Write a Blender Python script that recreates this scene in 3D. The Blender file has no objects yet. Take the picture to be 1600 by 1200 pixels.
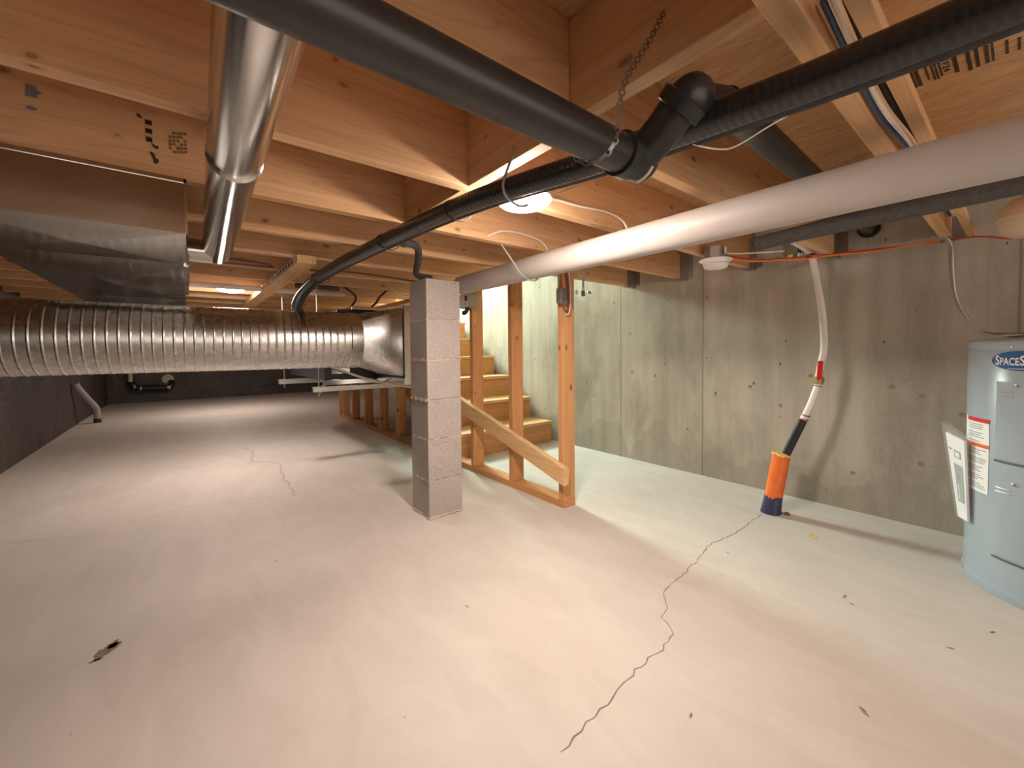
import bpy, bmesh, math, random
from mathutils import Vector, Matrix
random.seed(7)
S = bpy.context.scene
COL = S.collection
R = math.radians

# ---------------------------------------------------------------- camera
CAM_H = 0.852
def make_camera():
    yaw, pitch, roll = R(51.4207), R(1.6785), R(-0.5104)
    M = Matrix(((math.sin(yaw), -math.cos(yaw), 0), (0, 0, -1), (math.cos(yaw), math.sin(yaw), 0)))
    c, s = math.cos(pitch), math.sin(pitch)
    P = Matrix(((1, 0, 0), (0, c, -s), (0, s, c)))
    c, s = math.cos(roll), math.sin(roll)
    Q = Matrix(((c, -s, 0), (s, c, 0), (0, 0, 1)))
    W = Q @ P @ M
    cam = bpy.data.cameras.new('camera')
    cam.sensor_fit = 'HORIZONTAL'; cam.sensor_width = 36
    cam.lens = 639.33 / 1600 * 36
    cam.shift_y = -(600 - 567.1) / 1600
    cam.clip_start = 0.02
    o = bpy.data.objects.new('camera', cam); COL.objects.link(o)
    r, d, f = W[0], W[1], W[2]
    m = Matrix(((r[0], -d[0], -f[0], 0), (r[1], -d[1], -f[1], 0), (r[2], -d[2], -f[2], CAM_H), (0, 0, 0, 1)))
    o.matrix_world = m
    S.camera = o
make_camera()

# ---------------------------------------------------------------- world, daylight in the stairwell, exposure
w = bpy.data.worlds.new('world'); S.world = w; w.use_nodes = True
w.node_tree.nodes['Background'].inputs[0].default_value = (1.0, 0.87, 0.76, 1)
w.node_tree.nodes['Background'].inputs[1].default_value = 1.2
S.view_settings.view_transform = 'Standard'
S.view_settings.look = 'None'
S.view_settings.exposure = 0.9
S.view_settings.gamma = 1.0
S.view_settings.use_curve_mapping = False
try:
    S.cycles.use_denoising = True
    S.cycles.max_bounces = 10
    S.cycles.diffuse_bounces = 6
except Exception:
    pass
STAIR_LIGHT = 84.0
LAMP_L = 205.0
LAMP_COL = (1.0, 0.84, 0.73)
a = bpy.data.lights.new('stairwell_daylight', 'AREA')
a.shape = 'RECTANGLE'; a.size = 0.6; a.size_y = 0.5; a.energy = STAIR_LIGHT; a.color = (0.80, 1.0, 0.90)
o = bpy.data.objects.new('stairwell_daylight', a); COL.objects.link(o)
o.location = (2.22, 5.05, 2.42)
o.rotation_euler = (Vector((2.1, 1.8, 0.2)) - Vector(o.location)).to_track_quat('-Z', 'Y').to_euler()

# ---------------------------------------------------------------- dimensions
WX = 2.71; LX = -1.06; FY = 9.75; BY = -2.1
JB = 1.33; DECK = 1.555

# ---------------------------------------------------------------- materials
def nm(name):
    m = bpy.data.materials.new(name); m.use_nodes = True
    nt = m.node_tree; return m, nt, nt.nodes['Principled BSDF']
def N(nt, t, **k):
    n = nt.nodes.new(t)
    for a_, v in k.items():
        setattr(n, a_, v)
    return n
def L(nt, a_, b_): nt.links.new(a_, b_)
def ramp(nt, fac, stops):
    r = N(nt, 'ShaderNodeValToRGB'); e = r.color_ramp.elements
    while len(e) < len(stops): e.new(0.5)
    for i, (p, c) in enumerate(stops):
        e[i].position = p; e[i].color = (*c, 1) if len(c) == 3 else c
    L(nt, fac, r.inputs[0]); return r.outputs[0]
def coords(nt, scale=(1, 1, 1), rand=True, loc=(0, 0, 0)):
    tc = N(nt, 'ShaderNodeTexCoord'); mp = N(nt, 'ShaderNodeMapping')
    mp.inputs['Scale'].default_value = scale; mp.inputs['Location'].default_value = loc
    if rand:
        oi = N(nt, 'ShaderNodeObjectInfo'); ad = N(nt, 'ShaderNodeVectorMath', operation='MULTIPLY_ADD')
        cb = N(nt, 'ShaderNodeCombineXYZ')
        for i in range(3): L(nt, oi.outputs['Random'], cb.inputs[i])
        L(nt, cb.outputs[0], ad.inputs[0]); ad.inputs[1].default_value = (37.3, 17.7, 23.9)
        L(nt, tc.outputs['Object'], ad.inputs[2]); L(nt, ad.outputs[0], mp.inputs[0])
    else:
        L(nt, tc.outputs['Object'], mp.inputs[0])
    return mp.outputs[0]
def noise(nt, v, scale, detail=4, rough=0.55, dist=0.0):
    n = N(nt, 'ShaderNodeTexNoise'); L(nt, v, n.inputs['Vector'])
    n.inputs['Scale'].default_value = scale; n.inputs['Detail'].default_value = detail
    n.inputs['Roughness'].default_value = rough; n.inputs['Distortion'].default_value = dist
    return n.outputs[0]
def mix(nt, fac, a_, b_, mode='MIX'):
    m = N(nt, 'ShaderNodeMixRGB', blend_type=mode)
    for i, x in ((0, fac), (1, a_), (2, b_)):
        if isinstance(x, (int, float)): m.inputs[i].default_value = x
        elif isinstance(x, tuple): m.inputs[i].default_value = (*x, 1)
        else: L(nt, x, m.inputs[i])
    return m.outputs[0]
def bump(nt, h, p, strength=0.3, dist=0.01):
    b = N(nt, 'ShaderNodeBump'); b.inputs['Strength'].default_value = strength; b.inputs['Distance'].default_value = dist
    L(nt, h, b.inputs['Height']); L(nt, b.outputs[0], p.inputs['Normal'])

def plain(name, col, rough=0.5, metal=0.0, var=0.0, vscale=20, **kw):
    m, nt, p = nm(name)
    p.inputs['Roughness'].default_value = rough; p.inputs['Metallic'].default_value = metal
    if var:
        v = coords(nt); f = noise(nt, v, vscale, 5)
        c = ramp(nt, f, [(0.3, tuple(x * (1 - var) for x in col)), (0.7, tuple(min(1, x * (1 + var)) for x in col))])
        L(nt, c, p.inputs['Base Color'])
    else:
        p.inputs['Base Color'].default_value = (*col, 1)
    for k, x in kw.items(): p.inputs[k].default_value = x
    return m

def wood(name, axis, dark, light, knots=0.5, rough=0.6, knotcol=(0.12, 0.045, 0.015)):
    m, nt, p = nm(name)
    long_, cross = 0.7, 9.0
    sc = [cross] * 3; sc[axis] = long_
    v = coords(nt, tuple(sc))
    f = noise(nt, v, 1.6, 6, 0.6, 1.2)
    c = ramp(nt, f, [(0.25, dark), (0.5, tuple((a_ + b_) / 2 for a_, b_ in zip(dark, light))), (0.75, light)])
    sc2 = [60.0] * 3; sc2[axis] = 1.5
    g = noise(nt, coords(nt, tuple(sc2)), 1.0, 3)
    c = mix(nt, 0.22, c, ramp(nt, g, [(0.35, dark), (0.65, light)]))
    scr = [7.0] * 3; scr[axis] = 0.55
    rg = noise(nt, coords(nt, tuple(scr)), 1.0, 2, 0.5, 0.4)
    rm = N(nt, 'ShaderNodeMath', operation='MULTIPLY'); L(nt, rg, rm.inputs[0]); rm.inputs[1].default_value = 16.0
    rf = N(nt, 'ShaderNodeMath', operation='PINGPONG'); L(nt, rm.outputs[0], rf.inputs[0]); rf.inputs[1].default_value = 0.5
    c = mix(nt, ramp(nt, rf.outputs[0], [(0.0, (0.32, 0.32, 0.32)), (0.16, (0, 0, 0))]), c, tuple(x * .72 for x in dark))
    # per-board tint
    oi = N(nt, 'ShaderNodeObjectInfo')
    c = mix(nt, 0.5, c, mix(nt, 1.0, c, ramp(nt, oi.outputs['Random'], [(0.0, (0.82, 0.74, 0.66)), (1.0, (1.0, 1.0, 1.0))]), 'MULTIPLY'))
    if knots:
        sp_ = N(nt, 'ShaderNodeSeparateXYZ'); L(nt, coords(nt), sp_.inputs[0])
        o1, o2 = [i for i in range(3) if i != axis]
        ad_ = N(nt, 'ShaderNodeMath', operation='ADD'); L(nt, sp_.outputs[o1], ad_.inputs[0]); L(nt, sp_.outputs[o2], ad_.inputs[1])
        cb_ = N(nt, 'ShaderNodeCombineXYZ')
        m1 = N(nt, 'ShaderNodeMath', operation='MULTIPLY'); L(nt, sp_.outputs[axis], m1.inputs[0]); m1.inputs[1].default_value = 4.2
        m2 = N(nt, 'ShaderNodeMath', operation='MULTIPLY'); L(nt, ad_.outputs[0], m2.inputs[0]); m2.inputs[1].default_value = 7.5
        L(nt, m1.outputs[0], cb_.inputs[0]); L(nt, m2.outputs[0], cb_.inputs[1])
        wn = N(nt, 'ShaderNodeTexNoise'); wn.inputs['Scale'].default_value = 9; L(nt, cb_.outputs[0], wn.inputs['Vector'])
        wv_ = N(nt, 'ShaderNodeVectorMath', operation='MULTIPLY_ADD'); L(nt, wn.outputs['Color'], wv_.inputs[0]); wv_.inputs[1].default_value = (.06, .06, .0); L(nt, cb_.outputs[0], wv_.inputs[2])
        vo = N(nt, 'ShaderNodeTexVoronoi', voronoi_dimensions='2D'); vo.inputs['Scale'].default_value = 1.0
        L(nt, wv_.outputs[0], vo.inputs['Vector'])
        sc_ = N(nt, 'ShaderNodeSeparateColor'); L(nt, vo.outputs['Color'], sc_.inputs[0])
        gt = N(nt, 'ShaderNodeMath', operation='MULTIPLY_ADD'); L(nt, sc_.outputs[0], gt.inputs[0]); gt.inputs[1].default_value = 0.16; gt.inputs[2].default_value = -0.075
        df = N(nt, 'ShaderNodeMath', operation='SUBTRACT'); L(nt, gt.outputs[0], df.inputs[0]); L(nt, vo.outputs['Distance'], df.inputs[1])
        k = ramp(nt, df.outputs[0], [(0.0, (0, 0, 0)), (0.012, (0.75, 0.75, 0.75)), (0.03, (0.5, 0.5, 0.5)), (0.05, (1, 1, 1))])
        hal = N(nt, 'ShaderNodeMath', operation='ADD'); L(nt, df.outputs[0], hal.inputs[0]); hal.inputs[1].default_value = 0.05
        hk_ = N(nt, 'ShaderNodeMath', operation='MULTIPLY'); L(nt, ramp(nt, hal.outputs[0], [(0.0, (0, 0, 0)), (0.07, (0.45, 0.45, 0.45))]), hk_.inputs[0]); hk_.inputs[1].default_value = knots
        c = mix(nt, hk_.outputs[0], c, tuple(x * .55 for x in dark))
        km = N(nt, 'ShaderNodeMath', operation='MULTIPLY'); L(nt, k, km.inputs[0]); km.inputs[1].default_value = knots
        c = mix(nt, km.outputs[0], c, knotcol)
    L(nt, c, p.inputs['Base Color']); p.inputs['Roughness'].default_value = rough
    p.inputs['Specular IOR Level'].default_value = 0.25
    bump(nt, g, p, 0.12, 0.002)
    return m

PINE_D, PINE_L = (0.58, 0.335, 0.17), (0.80, 0.53, 0.31)
FIR_D, FIR_L = (0.50, 0.235, 0.095), (0.70, 0.38, 0.175)
M = {}
M['joist'] = wood('spruce_lumber_along_x', 0, PINE_D, PINE_L, 0.75)
M['wood_y'] = wood('spruce_lumber_along_y', 1, PINE_D, PINE_L, 0.6)
M['stud'] = wood('fir_lumber_upright', 2, FIR_D, FIR_L, 0.85)
M['plate'] = wood('fir_lumber_plate', 1, FIR_D, FIR_L, 0.5)
M['rail'] = wood('pale_new_lumber', 1, (0.60, 0.36, 0.16), (0.80, 0.55, 0.29), 0.35)
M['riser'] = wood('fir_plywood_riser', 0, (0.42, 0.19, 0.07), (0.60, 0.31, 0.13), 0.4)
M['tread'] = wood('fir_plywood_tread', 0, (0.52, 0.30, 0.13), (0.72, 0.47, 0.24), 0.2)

def osb():
    m, nt, p = nm('oriented_strand_board')
    v = coords(nt, (34, 9, 30), rand=False)
    nz = N(nt, 'ShaderNodeTexNoise'); nz.inputs['Scale'].default_value = 0.5; L(nt, v, nz.inputs['Vector'])
    ad = N(nt, 'ShaderNodeVectorMath', operation='MULTIPLY_ADD'); L(nt, nz.outputs['Color'], ad.inputs[0]); ad.inputs[1].default_value = (1.6, 1.6, 0); L(nt, v, ad.inputs[2])
    vo = N(nt, 'ShaderNodeTexVoronoi'); vo.inputs['Scale'].default_value = 1.0; L(nt, ad.outputs[0], vo.inputs['Vector'])
    sx = N(nt, 'ShaderNodeSeparateColor'); L(nt, vo.outputs['Color'], sx.inputs[0])
    c = ramp(nt, sx.outputs[0], [(0.0, (0.46, 0.255, 0.115)), (0.3, (0.54, 0.315, 0.15)), (0.7, (0.60, 0.365, 0.18)), (1.0, (0.67, 0.43, 0.225))])
    f = noise(nt, coords(nt, (95, 9, 20), rand=False), 1.0, 5, 0.72, 1.2)
    c = mix(nt, 0.5, c, ramp(nt, f, [(0.36, (0.20, 0.09, 0.035)), (0.45, (0.50, 0.28, 0.13)), (0.7, (0.66, 0.42, 0.22))]))
    g = noise(nt, coords(nt, (30, 7, 20), rand=False, loc=(4, 2, 0)), 1.0, 4, 0.7, 2.0)
    c = mix(nt, ramp(nt, g, [(0.60, (0, 0, 0)), (0.66, (0.55, 0.55, 0.55))]), c, (0.20, 0.09, 0.035))
    L(nt, c, p.inputs['Base Color']); p.inputs['Roughness'].default_value = 0.7
    bump(nt, f, p, 0.3, 0.004)
    return m
M['osb'] = osb()

def wall_concrete():
    m, nt, p = nm('poured_concrete_wall')
    v = coords(nt, rand=False)
    f1 = noise(nt, v, 1.6, 8, 0.62, 0.3)
    c = ramp(nt, f1, [(0.3, (0.33, 0.295, 0.24)), (0.5, (0.47, 0.43, 0.36)), (0.68, (0.60, 0.56, 0.48))])
    st = noise(nt, coords(nt, (1, 6.0, 0.55), rand=False), 1.5, 6, 0.6)       # vertical form streaks
    c = mix(nt, 0.55, c, ramp(nt, st, [(0.36, (0.31, 0.28, 0.23)), (0.60, (0.57, 0.53, 0.46))]), 'MIX')
    dk = noise(nt, coords(nt, (1, 1.5, 0.9), rand=False, loc=(3, 1.3, 2)), 1.3, 5, 0.65)     # damp stains
    c = mix(nt, ramp(nt, dk, [(0.50, (0, 0, 0)), (0.64, (0.6, 0.6, 0.6))]), c, (0.24, 0.205, 0.155))
    pit = N(nt, 'ShaderNodeTexVoronoi'); pit.inputs['Scale'].default_value = 9.0
    L(nt, coords(nt, (1, 1.5, 0.8), rand=False), pit.inputs['Vector'])
    sc = N(nt, 'ShaderNodeSeparateColor'); L(nt, pit.outputs['Color'], sc.inputs[0])
    gate = N(nt, 'ShaderNodeMath', operation='MULTIPLY'); L(nt, sc.outputs[1], gate.inputs[0]); gate.inputs[1].default_value = 0.085
    lt = N(nt, 'ShaderNodeMath', operation='LESS_THAN'); L(nt, pit.outputs['Distance'], lt.inputs[0]); L(nt, gate.outputs[0], lt.inputs[1])
    c = mix(nt, lt.outputs[0], c, (0.055, 0.048, 0.035))
    zc = N(nt, 'ShaderNodeSeparateXYZ'); L(nt, coords(nt, rand=False), zc.inputs[0])
    dn = noise(nt, coords(nt, (1, 2.2, 1.0), rand=False, loc=(0, .4, 0)), 1.2, 4, 0.5)
    dm = N(nt, 'ShaderNodeMath', operation='MULTIPLY_ADD'); L(nt, dn, dm.inputs[0]); dm.inputs[1].default_value = 0.9; dm.inputs[2].default_value = -0.27
    dd = N(nt, 'ShaderNodeMath', operation='SUBTRACT'); L(nt, dm.outputs[0], dd.inputs[0]); L(nt, zc.outputs[2], dd.inputs[1])
    c = mix(nt, ramp(nt, dd.outputs[0], [(0.0, (0, 0, 0)), (0.03, (0.42, 0.42, 0.42)), (0.3, (0.55, 0.55, 0.55))]), c, (0.25, 0.225, 0.175))     # damp line along the foot
    fine = noise(nt, v, 90, 4)
    c = mix(nt, 0.25, c, ramp(nt, fine, [(0.3, (0.33, 0.30, 0.25)), (0.7, (0.57, 0.53, 0.46))]))
    # form panel joints across the wall
    tc = N(nt, 'ShaderNodeTexCoord'); sp = N(nt, 'ShaderNodeSeparateXYZ'); L(nt, tc.outputs['Object'], sp.inputs[0])
    wob = noise(nt, coords(nt, (0, 0, 3), rand=False), 3.0, 3)
    for y0 in (1.346, 2.007, 0.017, 0.66):
        d = N(nt, 'ShaderNodeMath', operation='SUBTRACT'); L(nt, sp.outputs[1], d.inputs[0]); d.inputs[1].default_value = y0 + 0.004
        d1 = N(nt, 'ShaderNodeMath', operation='MULTIPLY_ADD'); L(nt, wob, d1.inputs[0]); d1.inputs[1].default_value = 0.008; L(nt, d.outputs[0], d1.inputs[2])
        d2 = N(nt, 'ShaderNodeMath', operation='ABSOLUTE'); L(nt, d1.outputs[0], d2.inputs[0])
        k = ramp(nt, d2.outputs[0], [(0.0, (0.6 if y0 != 0.66 else 0.12,) * 3), (0.007, (0.0, 0.0, 0.0))])
        c = mix(nt, k, c, (0.10, 0.095, 0.07))
    L(nt, c, p.inputs['Base Color']); p.inputs['Roughness'].default_value = 0.85
    p.inputs['Specular IOR Level'].default_value = 0.2
    bump(nt, f1, p, 0.25, 0.01)
    return m
M['wall'] = wall_concrete()

def floor_mat():
    m, nt, p = nm('troweled_concrete_floor')
    v = coords(nt, rand=False)
    f1 = noise(nt, v, 1.3, 8, 0.6, 0.4)
    c = ramp(nt, f1, [(0.3, (0.49, 0.445, 0.405)), (0.5, (0.56, 0.515, 0.475)), (0.72, (0.62, 0.575, 0.535))])
    sw = noise(nt, coords(nt, (5, 1.6, 1), rand=False), 1.6, 6, 0.65, 1.0)
    c = mix(nt, 0.4, c, ramp(nt, sw, [(0.3, (0.46, 0.415, 0.37)), (0.7, (0.615, 0.575, 0.535))]))
    sp = noise(nt, v, 70, 4, 0.6)
    c = mix(nt, ramp(nt, sp, [(0.62, (0, 0, 0)), (0.78, (0.4, 0.4, 0.4))]), c, (0.40, 0.33, 0.27))
    dt = N(nt, 'ShaderNodeTexVoronoi'); dt.inputs['Scale'].default_value = 7; L(nt, v, dt.inputs['Vector'])
    sc = N(nt, 'ShaderNodeSeparateColor'); L(nt, dt.outputs['Color'], sc.inputs[0])
    g = N(nt, 'ShaderNodeMath', operation='MULTIPLY'); L(nt, sc.outputs[0], g.inputs[0]); g.inputs[1].default_value = 0.035
    lt = N(nt, 'ShaderNodeMath', operation='LESS_THAN'); L(nt, dt.outputs['Distance'], lt.inputs[0]); L(nt, g.outputs[0], lt.inputs[1])
    c = mix(nt, lt.outputs[0], c, (0.26, 0.19, 0.14))
    L(nt, c, p.inputs['Base Color']); p.inputs['Roughness'].default_value = 0.6
    p.inputs['Specular IOR Level'].default_value = 0.3
    bump(nt, sw, p, 0.08, 0.01)
    return m
M['floor'] = floor_mat()

def block_mat():
    m, nt, p = nm('grey_concrete_block')
    v = coords(nt)
    f = noise(nt, v, 160, 3, 0.7)
    c = ramp(nt, f, [(0.32, (0.24, 0.205, 0.185)), (0.5, (0.385, 0.34, 0.315)), (0.7, (0.46, 0.415, 0.385))])
    g = noise(nt, v, 7, 5)
    c = mix(nt, 0.3, c, ramp(nt, g, [(0.3, (0.32, 0.28, 0.255)), (0.7, (0.45, 0.405, 0.375))]))
    L(nt, c, p.inputs['Base Color']); p.inputs['Roughness'].default_value = 0.9
    bump(nt, f, p, 0.5, 0.003)
    return m
M['block'] = block_mat()
M['mortar'] = plain('sandy_mortar', (0.52, 0.42, 0.31), 0.95, var=0.25, vscale=60)

def galv(name, col=(0.62, 0.615, 0.60), rough=0.27, sp=60, var=0.06, bs=0.04):
    m, nt, p = nm(name)
    vo = N(nt, 'ShaderNodeTexVoronoi'); vo.inputs['Scale'].default_value = sp; L(nt, coords(nt), vo.inputs['Vector'])
    s_ = N(nt, 'ShaderNodeSeparateColor'); L(nt, vo.outputs['Color'], s_.inputs[0])
    c = ramp(nt, s_.outputs[0], [(0, tuple(x * (1 - var) for x in col)), (1, tuple(min(1, x * (1 + var)) for x in col))])
    L(nt, c, p.inputs['Base Color']); p.inputs['Metallic'].default_value = 1.0
    f = noise(nt, coords(nt), 9, 4)
    L(nt, ramp(nt, f, [(0.3, (rough * 0.85,) * 3), (0.7, (rough * 1.15,) * 3)]), p.inputs['Roughness'])
    n_ = noise(nt, coords(nt), 4, 2); bump(nt, n_, p, bs, 0.02)
    return m
M['galv'] = galv('spangled_galvanized_steel', (0.60, 0.585, 0.565), 0.28, 75, 0.12, 0.05)
M['sheet'] = galv('plain_galvanized_sheet', (0.56, 0.54, 0.51), 0.16, 90, 0.03, 0.03)
M['bright'] = galv('bright_smooth_steel_tube', (0.72, 0.71, 0.70), 0.17, 80, 0.02, 0.01)
M['hanger'] = galv('galvanized_hanger_steel', (0.42, 0.41, 0.39), 0.4, 90, 0.05, 0.02)
M['rust'] = plain('zinc_bolt', (0.55, 0.53, 0.5), 0.4, 1.0)
M['abs'] = plain('black_abs_plastic', (0.021, 0.021, 0.022), 0.33, var=0.15)
M['foam'] = plain('black_foam_insulation', (0.035, 0.034, 0.034), 0.85, var=0.25, vscale=80)
M['greyfoam'] = plain('dark_grey_foam_insulation', (0.075, 0.07, 0.066), 0.9, var=0.25, vscale=70)
def tape():
    m, nt, p = nm('black_tape_wrap')
    p.inputs['Base Color'].default_value = (0.02, 0.019, 0.02, 1); p.inputs['Roughness'].default_value = 0.28
    wv = N(nt, 'ShaderNodeTexWave'); wv.inputs['Scale'].default_value = 26; wv.inputs['Distortion'].default_value = 2.5
    wv.bands_direction = 'Y'; L(nt, coords(nt, rand=False), wv.inputs['Vector'])
    bump(nt, wv.outputs[0], p, 0.25, 0.003); return m
M['tape'] = tape()
def membrane():
    m, nt, p = nm('black_plastic_membrane')
    f = noise(nt, coords(nt, (1.2, 1.2, 1.2), rand=False), 2.2, 6, 0.6, 0.8)
    L(nt, ramp(nt, f, [(0.3, (0.045, 0.036, 0.030)), (0.7, (0.078, 0.063, 0.052))]), p.inputs['Base Color'])
    p.inputs['Roughness'].default_value = 0.55; bump(nt, f, p, 0.9, 0.06); return m
M['membrane'] = membrane()
M['pvc'] = plain('cream_pvc', (0.46, 0.415, 0.385), 0.5, var=0.04, vscale=6)
M['white'] = plain('white_plastic', (0.82, 0.80, 0.77), 0.4)
M['offwhite'] = plain('dull_white_plastic', (0.68, 0.66, 0.60), 0.5)
M['pex'] = plain('white_pex', (0.82, 0.79, 0.74), 0.35)
M['orange'] = plain('orange_sleeve_plastic', (0.80, 0.17, 0.028), 0.45, var=0.12, vscale=25)
M['yellowfoam'] = plain('yellow_spray_foam', (0.85, 0.55, 0.20), 0.8, var=0.2, vscale=60)
M['navy'] = plain('navy_base_wrap', (0.03, 0.04, 0.10), 0.4, var=0.4, vscale=40)
M['red'] = plain('red_handle_vinyl', (0.62, 0.012, 0.018), 0.35)
M['brass'] = plain('brass_fitting', (0.55, 0.44, 0.24), 0.35, 0.9)
M['copper'] = plain('crimp_copper_ring', (0.42, 0.16, 0.08), 0.4, 0.8)
M['tank'] = plain('blue_grey_enamel', (0.34, 0.40, 0.46), 0.25, var=0.03, vscale=4)
M['tankdark'] = plain('tank_gasket_grey', (0.10, 0.11, 0.12), 0.5)
M['paper'] = plain('white_paper', (0.80, 0.80, 0.80), 0.6)
M['ink'] = plain('grey_print', (0.28, 0.28, 0.30), 0.6)
M['blackink'] = plain('black_ink', (0.035, 0.022, 0.014), 0.7)
M['fadedink'] = plain('faded_green_ink', (0.20, 0.125, 0.035), 0.8, var=0.3, vscale=60)
M['blueink'] = plain('blue_ink', (0.16, 0.16, 0.27), 0.7)
M['blue'] = plain('blue_sticker', (0.012, 0.10, 0.30), 0.35)
M['redlabel'] = plain('red_label_band', (0.62, 0.025, 0.035), 0.45)
M['orangelabel'] = plain('orange_label_band', (0.72, 0.14, 0.03), 0.45)
M['cordorange'] = plain('orange_cable', (0.80, 0.21, 0.025), 0.45)
M['cordred'] = plain('red_cable', (0.48, 0.05, 0.04), 0.45)
M['cordwhite'] = plain('white_cable', (0.76, 0.68, 0.60), 0.5)
M['cordgrey'] = plain('grey_cable', (0.36, 0.34, 0.33), 0.45)
M['cordblue'] = plain('blue_cable', (0.03, 0.085, 0.19), 0.45)
M['cordbrown'] = plain('brown_cable', (0.20, 0.075, 0.04), 0.5)
M['string'] = plain('white_twine', (0.78, 0.72, 0.64), 0.8)
M['steelbox'] = plain('steel_junction_box', (0.36, 0.35, 0.34), 0.4, 0.85, var=0.15)
M['greenbox'] = plain('dull_green_box', (0.17, 0.18, 0.155), 0.55)
M['yellow'] = plain('yellow_connector', (0.78, 0.55, 0.04), 0.45)
M['furn'] = plain('black_furnace_panel', (0.022, 0.022, 0.024), 0.45)
M['flex'] = plain('grey_flexible_conduit', (0.45, 0.43, 0.40), 0.4, 0.7)
M['greenish'] = plain('pale_green_plastic', (0.50, 0.53, 0.34), 0.5)
M['beige'] = plain('beige_plastic', (0.72, 0.58, 0.44), 0.45)
M['crack'] = plain('crack_shadow_gap', (0.21, 0.155, 0.12), 0.9)
M['stain'] = plain('dark_spill_stain', (0.24, 0.175, 0.13), 0.7, var=0.35, vscale=90)
M['tan'] = plain('tan_glue_stain', (0.60, 0.44, 0.24), 0.7, var=0.2, vscale=80)
M['shaft'] = plain('stairwell_drywall', (0.75, 0.76, 0.72), 0.8, var=0.04)
def emit(name, col, strength):
    m, nt, p = nm(name)
    p.inputs['Base Color'].default_value = (0.9, 0.9, 0.9, 1)
    p.inputs['Emission Color'].default_value = (*col, 1); p.inputs['Emission Strength'].default_value = strength
    return m
def clear(name, alpha=0.25, col=(0.85, 0.87, 0.9)):
    m, nt, p = nm(name)
    p.inputs['Base Color'].default_value = (*col, 1); p.inputs['Roughness'].default_value = 0.15
    p.inputs['Alpha'].default_value = alpha; p.inputs['Specular IOR Level'].default_value = 0.15; return m
M['film'] = clear('clear_plastic_film', 0.10)

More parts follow.
